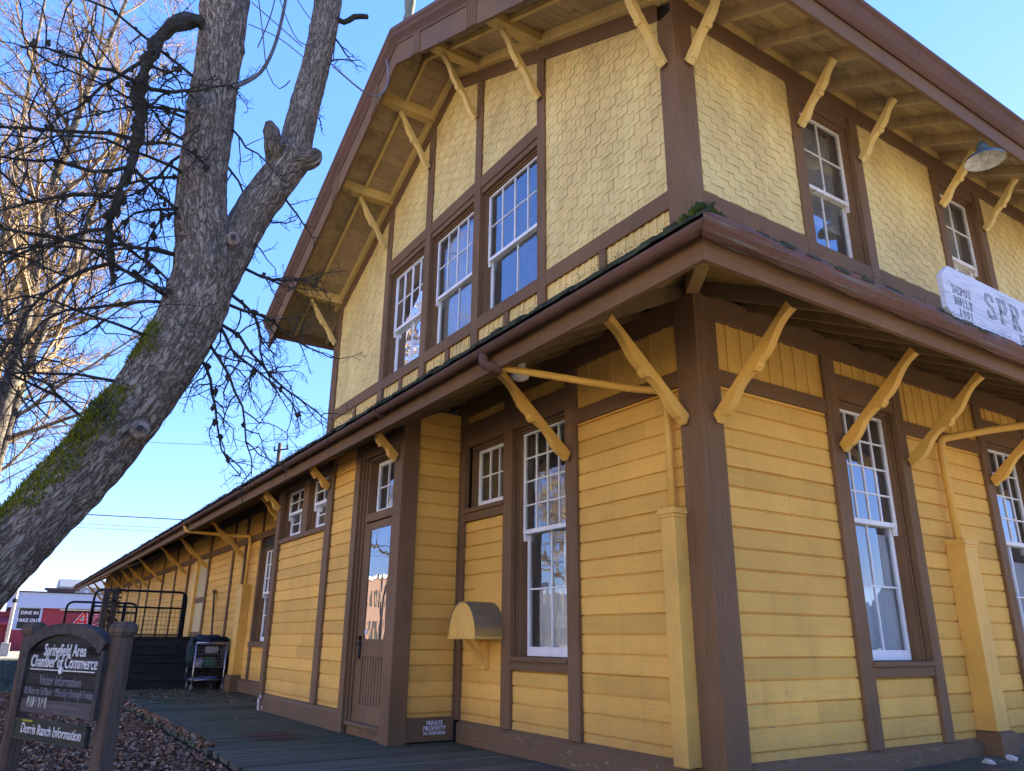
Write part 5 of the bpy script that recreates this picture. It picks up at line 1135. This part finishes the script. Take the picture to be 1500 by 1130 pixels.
clone(tC, 'bare tree with dense low golden twigs behind the leaning trunk', (-31, -9.5, -.1), 1.0, .8); clone(tA, 'bare tree beside the street far behind the leaning trunk', (-44, -11, -.1), 4.2, .8)
clone(tB, 'bare tree on the verge reflected in the glazed door', (-22, -8.9, -.1), 3.3, .6); clone(tC, 'bare tree on the verge reflected in the tall trackside window', (-13.5, -9.4, -.1), 5.1, .55); clone(tA, 'bare tree beside the yard reflected in the end wall windows', (8.5, 13.5, -.1), .8, .7)
for i, (x, y, rz, s) in enumerate(((-35, -25, 2.5, .7), (-43, -30, .9, .9), (-15, -19, .5, .9), (-4, -22, 2.0, 1.0), (5, -24, 4.0, .9), (13, -16, 1.2, .8), (17, 6, 3.0, .85), (15, 17, 5.0, .9), (24, 12, .3, 1.0))):
    clone((tA, tB, tC)[i % 3], 'bare winter tree across the street reflected in the windows', (x, y, -.1), rz, s)
# low tree beyond the diner
t = bare_tree('small twiggy tree in front of the red diner roof', (-52, -6.4, -.1), [(-52, -6.4, -.2, .20), (-52, -5.9, 2.5, .16), (-52, -4.7, 5.2, .10), (-52, -3.2, 8.2, .02)], 14, 'bare winter trees', 22, zlow=.40, LL=3.2, mat=BARKM)
# ================================================================ beyond the depot
RED = plain('red_painted_block', (.27, .030, .040), .7, var=.12, scale=1.5); BLUEW = plain('white_fascia_panel', (.40, .45, .55), .5, var=.05, scale=.5)
dn = thing('diner', 'low red roadside diner with white fascia at the end of the street', 'restaurant', (-66, 0, -.1))
mb = MB(); mb.box(-80, -66, -3.45, 14, -.1, 3.05); mb.build('wall', RED, dn)
mb = MB(); mb.box(-80.3, -65.7, -3.75, 14.3, 3.0, 4.12); mb.build('fascia', BLUEW, dn); mb = MB(); mb.box(-80.4, -65.6, -3.85, 14.4, 4.12, 4.2); mb.build('coping', BLACK, dn)
mb = MB(); mb.box(-80, -66.4, -9, -3.45, -.1, 2.7); mb.build('side_wing', RED, dn)
mb = MB(); mb.hexa([(-66.4, -9, 2.2), (-65.4, -9, 1.75), (-65.4, -3.5, 1.75), (-66.4, -3.5, 2.2), (-66.4, -9, 2.35), (-65.4, -9, 1.9), (-65.4, -3.5, 1.9), (-66.4, -3.5, 2.35)]); mb.build('awning', RED, dn)
mb = MB(); mb.box(-66.0, -65.94, -3.3, -1.45, 1.40, 3.0); w = mb.build('window_frame', BLUEW, dn)
mb = MB(); mb.box(-65.94, -65.92, -2.95, -1.6, 1.5, 2.95); mb.build('pane', plain('dark_window', (.03, .03, .028), .15), w)
mb = MB(); mb.box(-66.38, -66.3, -8.5, -4.2, .9, 1.85); mb.build('window_frame', BLUEW, dn)
WLT = plain('white_lettering', (.7, .7, .7), .6); RLT = plain('red_lettering', (.62, .015, .015), .5)
for body, z in (('DINE IN', 2.62), ('TAKE OUT', 2.08)): text('lettering', body, .34, WLT, w, frame((-65.915, -2.27, z), (0, 1, 0)), .95, .003, off=.006)
mb = MB(); mb.box(-66.0, -65.95, -.3, 3.2, 2.86, 2.96); mb.build('sign_light', plain('cream_strip', (.62, .55, .36), .5), dn)
mb = MB(); mb.box(-66.0, -65.96, .9, 3.0, 1.32, 1.62); mb.build('lower_panel', BLUEW, dn)
tx = text('name_outline', "A", 1.9, WLT, dn, frame((-65.95, 1.15, 2.16), (0, 1, 0)), .9, .004, shear=.28, off=.06)
text('name_lettering', "A", 1.9, RLT, dn, frame((-65.93, 1.15, 2.16), (0, 1, 0)), .9, .004, shear=.28, off=.012)
text('name_outline', "DDI'S", 1.25, WLT, dn, frame((-65.95, 3.05, 2.10), (0, 1, 0)), .82, .004, shear=.28, off=.055)
text('name_lettering', "DDI'S", 1.25, RLT, dn, frame((-65.93, 3.05, 2.10), (0, 1, 0)), .82, .004, shear=.28, off=.012)
mb = MB(); mb.box(-69, -67.8, -1.3, .6, 4.2, 4.45); mb.box(-69.1, -67.7, -1.5, .9, 4.45, 4.6); mb.build('roof_vent', plain('rust_brown', (.16, .09, .075), .7), dn)
gb = thing('warehouse', 'grey metal building rising behind the diner roof', 'building', (-112, 3.2, 0))
mb = MB(); mb.box(-118, -110, 1.9, 9, 0, 6.9); mb.build('wall', plain('grey_cladding', (.26, .28, .30), .6), gb)
mb = MB(); mb.hexa([(-110 + .3, 1.7, 6.9), (-110 + .3, 9.2, 6.9), (-118.3, 9.2, 6.9), (-118.3, 1.7, 6.9), (-112.5, 1.7, 8.0), (-112.5, 9.2, 8.0), (-116, 9.2, 8.0), (-116, 1.7, 8.0)]); mb.build('roof', plain('blue_grey_metal', (.13, .15, .17), .5), gb)
mb = MB()
for y in (3.0, 4.6): mb.box(-110, -109.95, y, y + .4, 6.0, 6.6)
mb.build('window', BLUEW, gb)
lpn = thing('lamp_post', 'pale street light pole on a concrete foot in front of the diner', 'street light', (-48, -3.62, -.08))
mb = MB(); mb.tube([(-48, -3.62, .55), (-48, -3.62, 8.5)], [.10, .07], 10); mb.build('shaft', plain('pale_galvanised', (.50, .50, .48), .5), lpn, smooth=True)
mb = MB(); mb.tube([(-48, -3.62, 2.75), (-48, -3.62, 2.95)], .13, 10); mb.build('clamp', BLACK, lpn)
mb = MB(); mb.box(-48.22, -47.78, -3.84, -3.40, -.1, .62); mb.build('foot', plain('concrete', (.33, .33, .32), .9), lpn, bevel=.03)
bs = thing('blue_sign', 'small blue sign on a post at the left edge of the view', 'sign', (-45, -4.3, -.08))
mb = MB(); mb.box(-45.03, -45, -5.0, -3.9, 2.75, 3.55); mb.build('panel', plain('blue_sign_paint', (.010, .10, .36), .5), bs)
mb = MB(); mb.tube([(-45.06, -4.45, -.1), (-45.06, -4.45, 3.5)], .04, 8); mb.build('post', STEEL, bs)
mb = MB(); mb.box(-45.0, -44.99, -4.75, -4.15, 2.95, 3.05); mb.build('stripe', WLT, bs)
mb = MB(); mb.box(-46.5, -45.5, -5.2, -4.2, 1.75, 2.55); 
up = thing('utility_pole', 'dark timber utility pole with crossarm above the wing roof', 'utility pole', (-45, 9.25, -.1))
mb = MB(); mb.tube([(-45, 9.25, -.1), (-45, 9.25, 13.2)], [.2, .13], 10); mb.build('shaft', OLD, up, smooth=True)
mb = MB(); mb.hexa([(-44.95, 8.85, 12.55), (-44.85, 8.85, 12.55), (-44.55, 9.7, 12.75), (-44.65, 9.7, 12.75), (-44.95, 8.85, 12.65), (-44.85, 8.85, 12.65), (-44.55, 9.7, 12.85), (-44.65, 9.7, 12.85)]); mb.build('crossarm', OLD, up)
for y in (8.9, 9.65): mb = MB(); mb.tube([(-44.9 + (y - 8.85) * .35, y, 12.65 + (y - 8.85) * .24), (-44.9 + (y - 8.85) * .35, y, 12.90 + (y - 8.85) * .24)], .05, 8); mb.build('insulator', BLACK, up)
WIRE = plain('black_wire', (.02, .02, .022), .6)
def wire(label, P, r): mb = MB(); mb.tube(P, r, 5, cap=False); tag(mb.build('power_line', WIRE, None), label, 'power line', 'overhead wires')
def sag(a, b, s, n=16): a, b = Vector(a), Vector(b); return [a.lerp(b, i / n) - Vector((0, 0, s * 4 * (i / n) * (1 - i / n))) for i in range(n + 1)]
wire('thick dark cable crossing the sky low above the diner', sag((-45, -40, 6.9), (-45, 30, 8.9), .5), .028)
wire('upper of two thin wires under the thick cable', sag((-45, -40, 6.6), (-45, 30, 8.2), .5), .010); wire('lowest thin wire just above the diner roof', sag((-45, -40, 6.3), (-45, 30, 8.05), .5), .010)
wire('single wire running left from the utility pole', sag((-44.9, 8.9, 12.85), (-46, -30, 11), .6), .012)
for k in range(4): wire(('topmost', 'second', 'third', 'lowest')[k] + ' of the four short wires running right from the utility pole', sag((-44.8, 9.4 + .1 * k, 12.95 - .2 * k), (-20, 45, 12.2 - .7 * k), .5), .012)
mb = MB(); mb.tube(catmull([(-1.93, -2.58, 6.2), (-2.4, -2.0, 6.45), (-3.4, -1.45, 7.6), (-4.35, -1.13, 8.83)], .12), .009, 6); tag(mb.build('service_cable', plain('grey_cable', (.22, .22, .22), .6), None, smooth=True), 'thin grey cable slung from the tree to the gable peak', 'cable')
# unseen row across the street, added for warm bounce light; mirrored in the windows
STUC = [plain('cream_stucco', (.62, .56, .45), .85, var=.06, scale=.6), plain('pale_grey_render', (.55, .54, .52), .85, var=.06, scale=.6), plain('buff_brick', (.50, .40, .29), .9, var=.12, scale=3)]
for i, (x0, x1, h, lab) in enumerate(((-78, -64, 6.5, 'unseen red-brown brick shop added across the street'), (-25, -6, 7.5, 'unseen cream stuccoed shop with parapet, added across the street for bounce light'), (-4, 13, 6.0, 'unseen buff brick shop added across the street for bounce light'), (15, 34, 7.0, 'unseen cream corner shop added across the street for bounce light'))):
    b_ = thing('unseen_shop_building', lab, 'building', ((x0 + x1) / 2, -35, -.1)); mb = MB(); mb.box(x0, x1, -44, -27, -.1, h); mb.build('wall', (plain('red_brown_brick', (.24, .15, .11), .9, scale=3) if i == 0 else STUC[(i + 1) % 3]), b_)
    mb = MB(); mb.box(x0 - .15, x1 + .15, -44.2, -26.85, h, h + .35); mb.build('cornice', STUC[0], b_)
    n = int((x1 - x0) / 3.2)
    for k in range(n):
        c = x0 + (x1 - x0) * (k + .5) / n
        for za, zb in ((.5, 2.6), (3.9, 5.4)): mb = MB(); mb.box(c - .95, c + .95, -27.0, -26.97, za, min(zb, h - .5)); mb.build('window', DARK, b_)
# thin trees and hedge line far off, closing the horizon
mb = MB(); r = random.Random(31)
for i in range(150):
    a = r.uniform(0, 6.283); R = r.uniform(150, 240); s = r.uniform(3, 8); mb.blob((R * math.cos(a), R * math.sin(a), s * .5), s * 1.5, s * 1.5, s, seed=i, amp=.5, nu=9, nv=6)
tag(mb.build('far_trees', plain('far_woods', (.045, .045, .032), .9, scale=.4), None), 'far line of woods on the horizon', 'woods', kind='stuff')

# ================================================================ light, sky, camera
W = bpy.data.worlds.new('World'); S.world = W; W.use_nodes = True
nt_ = W.node_tree; bg = nt_.nodes['Background']; sky = nt_.nodes.new('ShaderNodeTexSky'); sky.sky_type = 'NISHITA'; sky.sun_disc = False
SUN_EL, SUN_AZ = 23.0, 97.0                               # azimuth measured from +x towards +y
sky.sun_elevation = rad(SUN_EL); sky.sun_rotation = rad(90 - SUN_AZ); sky.altitude = 100; sky.air_density = .75; sky.dust_density = .05; sky.ozone_density = 1.3
hs = nt_.nodes.new('ShaderNodeHueSaturation'); hs.inputs['Saturation'].default_value = 1.2; nt_.links.new(sky.outputs[0], hs.inputs['Color'])
bw = nt_.nodes.new('ShaderNodeRGBToBW'); nt_.links.new(sky.outputs[0], bw.inputs[0])
pw = nt_.nodes.new('ShaderNodeMath'); pw.operation = 'POWER'; pw.inputs[1].default_value = -.55; nt_.links.new(bw.outputs[0], pw.inputs[0])
vs = nt_.nodes.new('ShaderNodeVectorMath'); vs.operation = 'SCALE'; nt_.links.new(hs.outputs[0], vs.inputs[0]); nt_.links.new(pw.outputs[0], vs.inputs['Scale'])
tn = nt_.nodes.new('ShaderNodeVectorMath'); tn.operation = 'MULTIPLY'; tn.inputs[1].default_value = (.88, .82, 1.12); nt_.links.new(vs.outputs[0], tn.inputs[0]); nt_.links.new(tn.outputs[0], bg.inputs[0]); bg.inputs[1].default_value = .115
sl = bpy.data.lights.new('sun', 'SUN'); sl.energy = 4.8; sl.angle = rad(.5); sl.color = (1, .86, .68); so = bpy.data.objects.new('sun', sl); COL.objects.link(so)
sd = Vector((math.cos(rad(SUN_AZ)) * math.cos(rad(SUN_EL)), math.sin(rad(SUN_AZ)) * math.cos(rad(SUN_EL)), math.sin(rad(SUN_EL)))); so.rotation_euler = sd.to_track_quat('Z', 'Y').to_euler(); so.location = (0, 40, 30)
cam = bpy.data.cameras.new('camera'); co = bpy.data.objects.new('camera', cam); COL.objects.link(co); S.camera = co
pan, tilt, roll = rad(147.0135), rad(18.66), rad(.60)
fw = Vector((math.cos(tilt) * math.cos(pan), math.cos(tilt) * math.sin(pan), math.sin(tilt))); rt = Vector((math.sin(pan), -math.cos(pan), 0)); upv = rt.cross(fw)
r2 = rt * math.cos(roll) + upv * math.sin(roll); u2 = -rt * math.sin(roll) + upv * math.cos(roll)
co.matrix_world = Matrix(((r2.x, u2.x, -fw.x, 3.934), (r2.y, u2.y, -fw.y, -4.319), (r2.z, u2.z, -fw.z, 1.024), (0, 0, 0, 1)))
cam.sensor_fit = 'HORIZONTAL'; cam.sensor_width = 36; cam.lens = 36 * 1105.04 / 1500; cam.clip_start = .05; cam.clip_end = 2000
S.view_settings.view_transform = 'Standard'; S.view_settings.look = 'None'; S.view_settings.exposure = 2.85; S.view_settings.gamma = 1
S.cycles.use_denoising = True; S.cycles.max_bounces = 8; S.cycles.transparent_max_bounces = 16
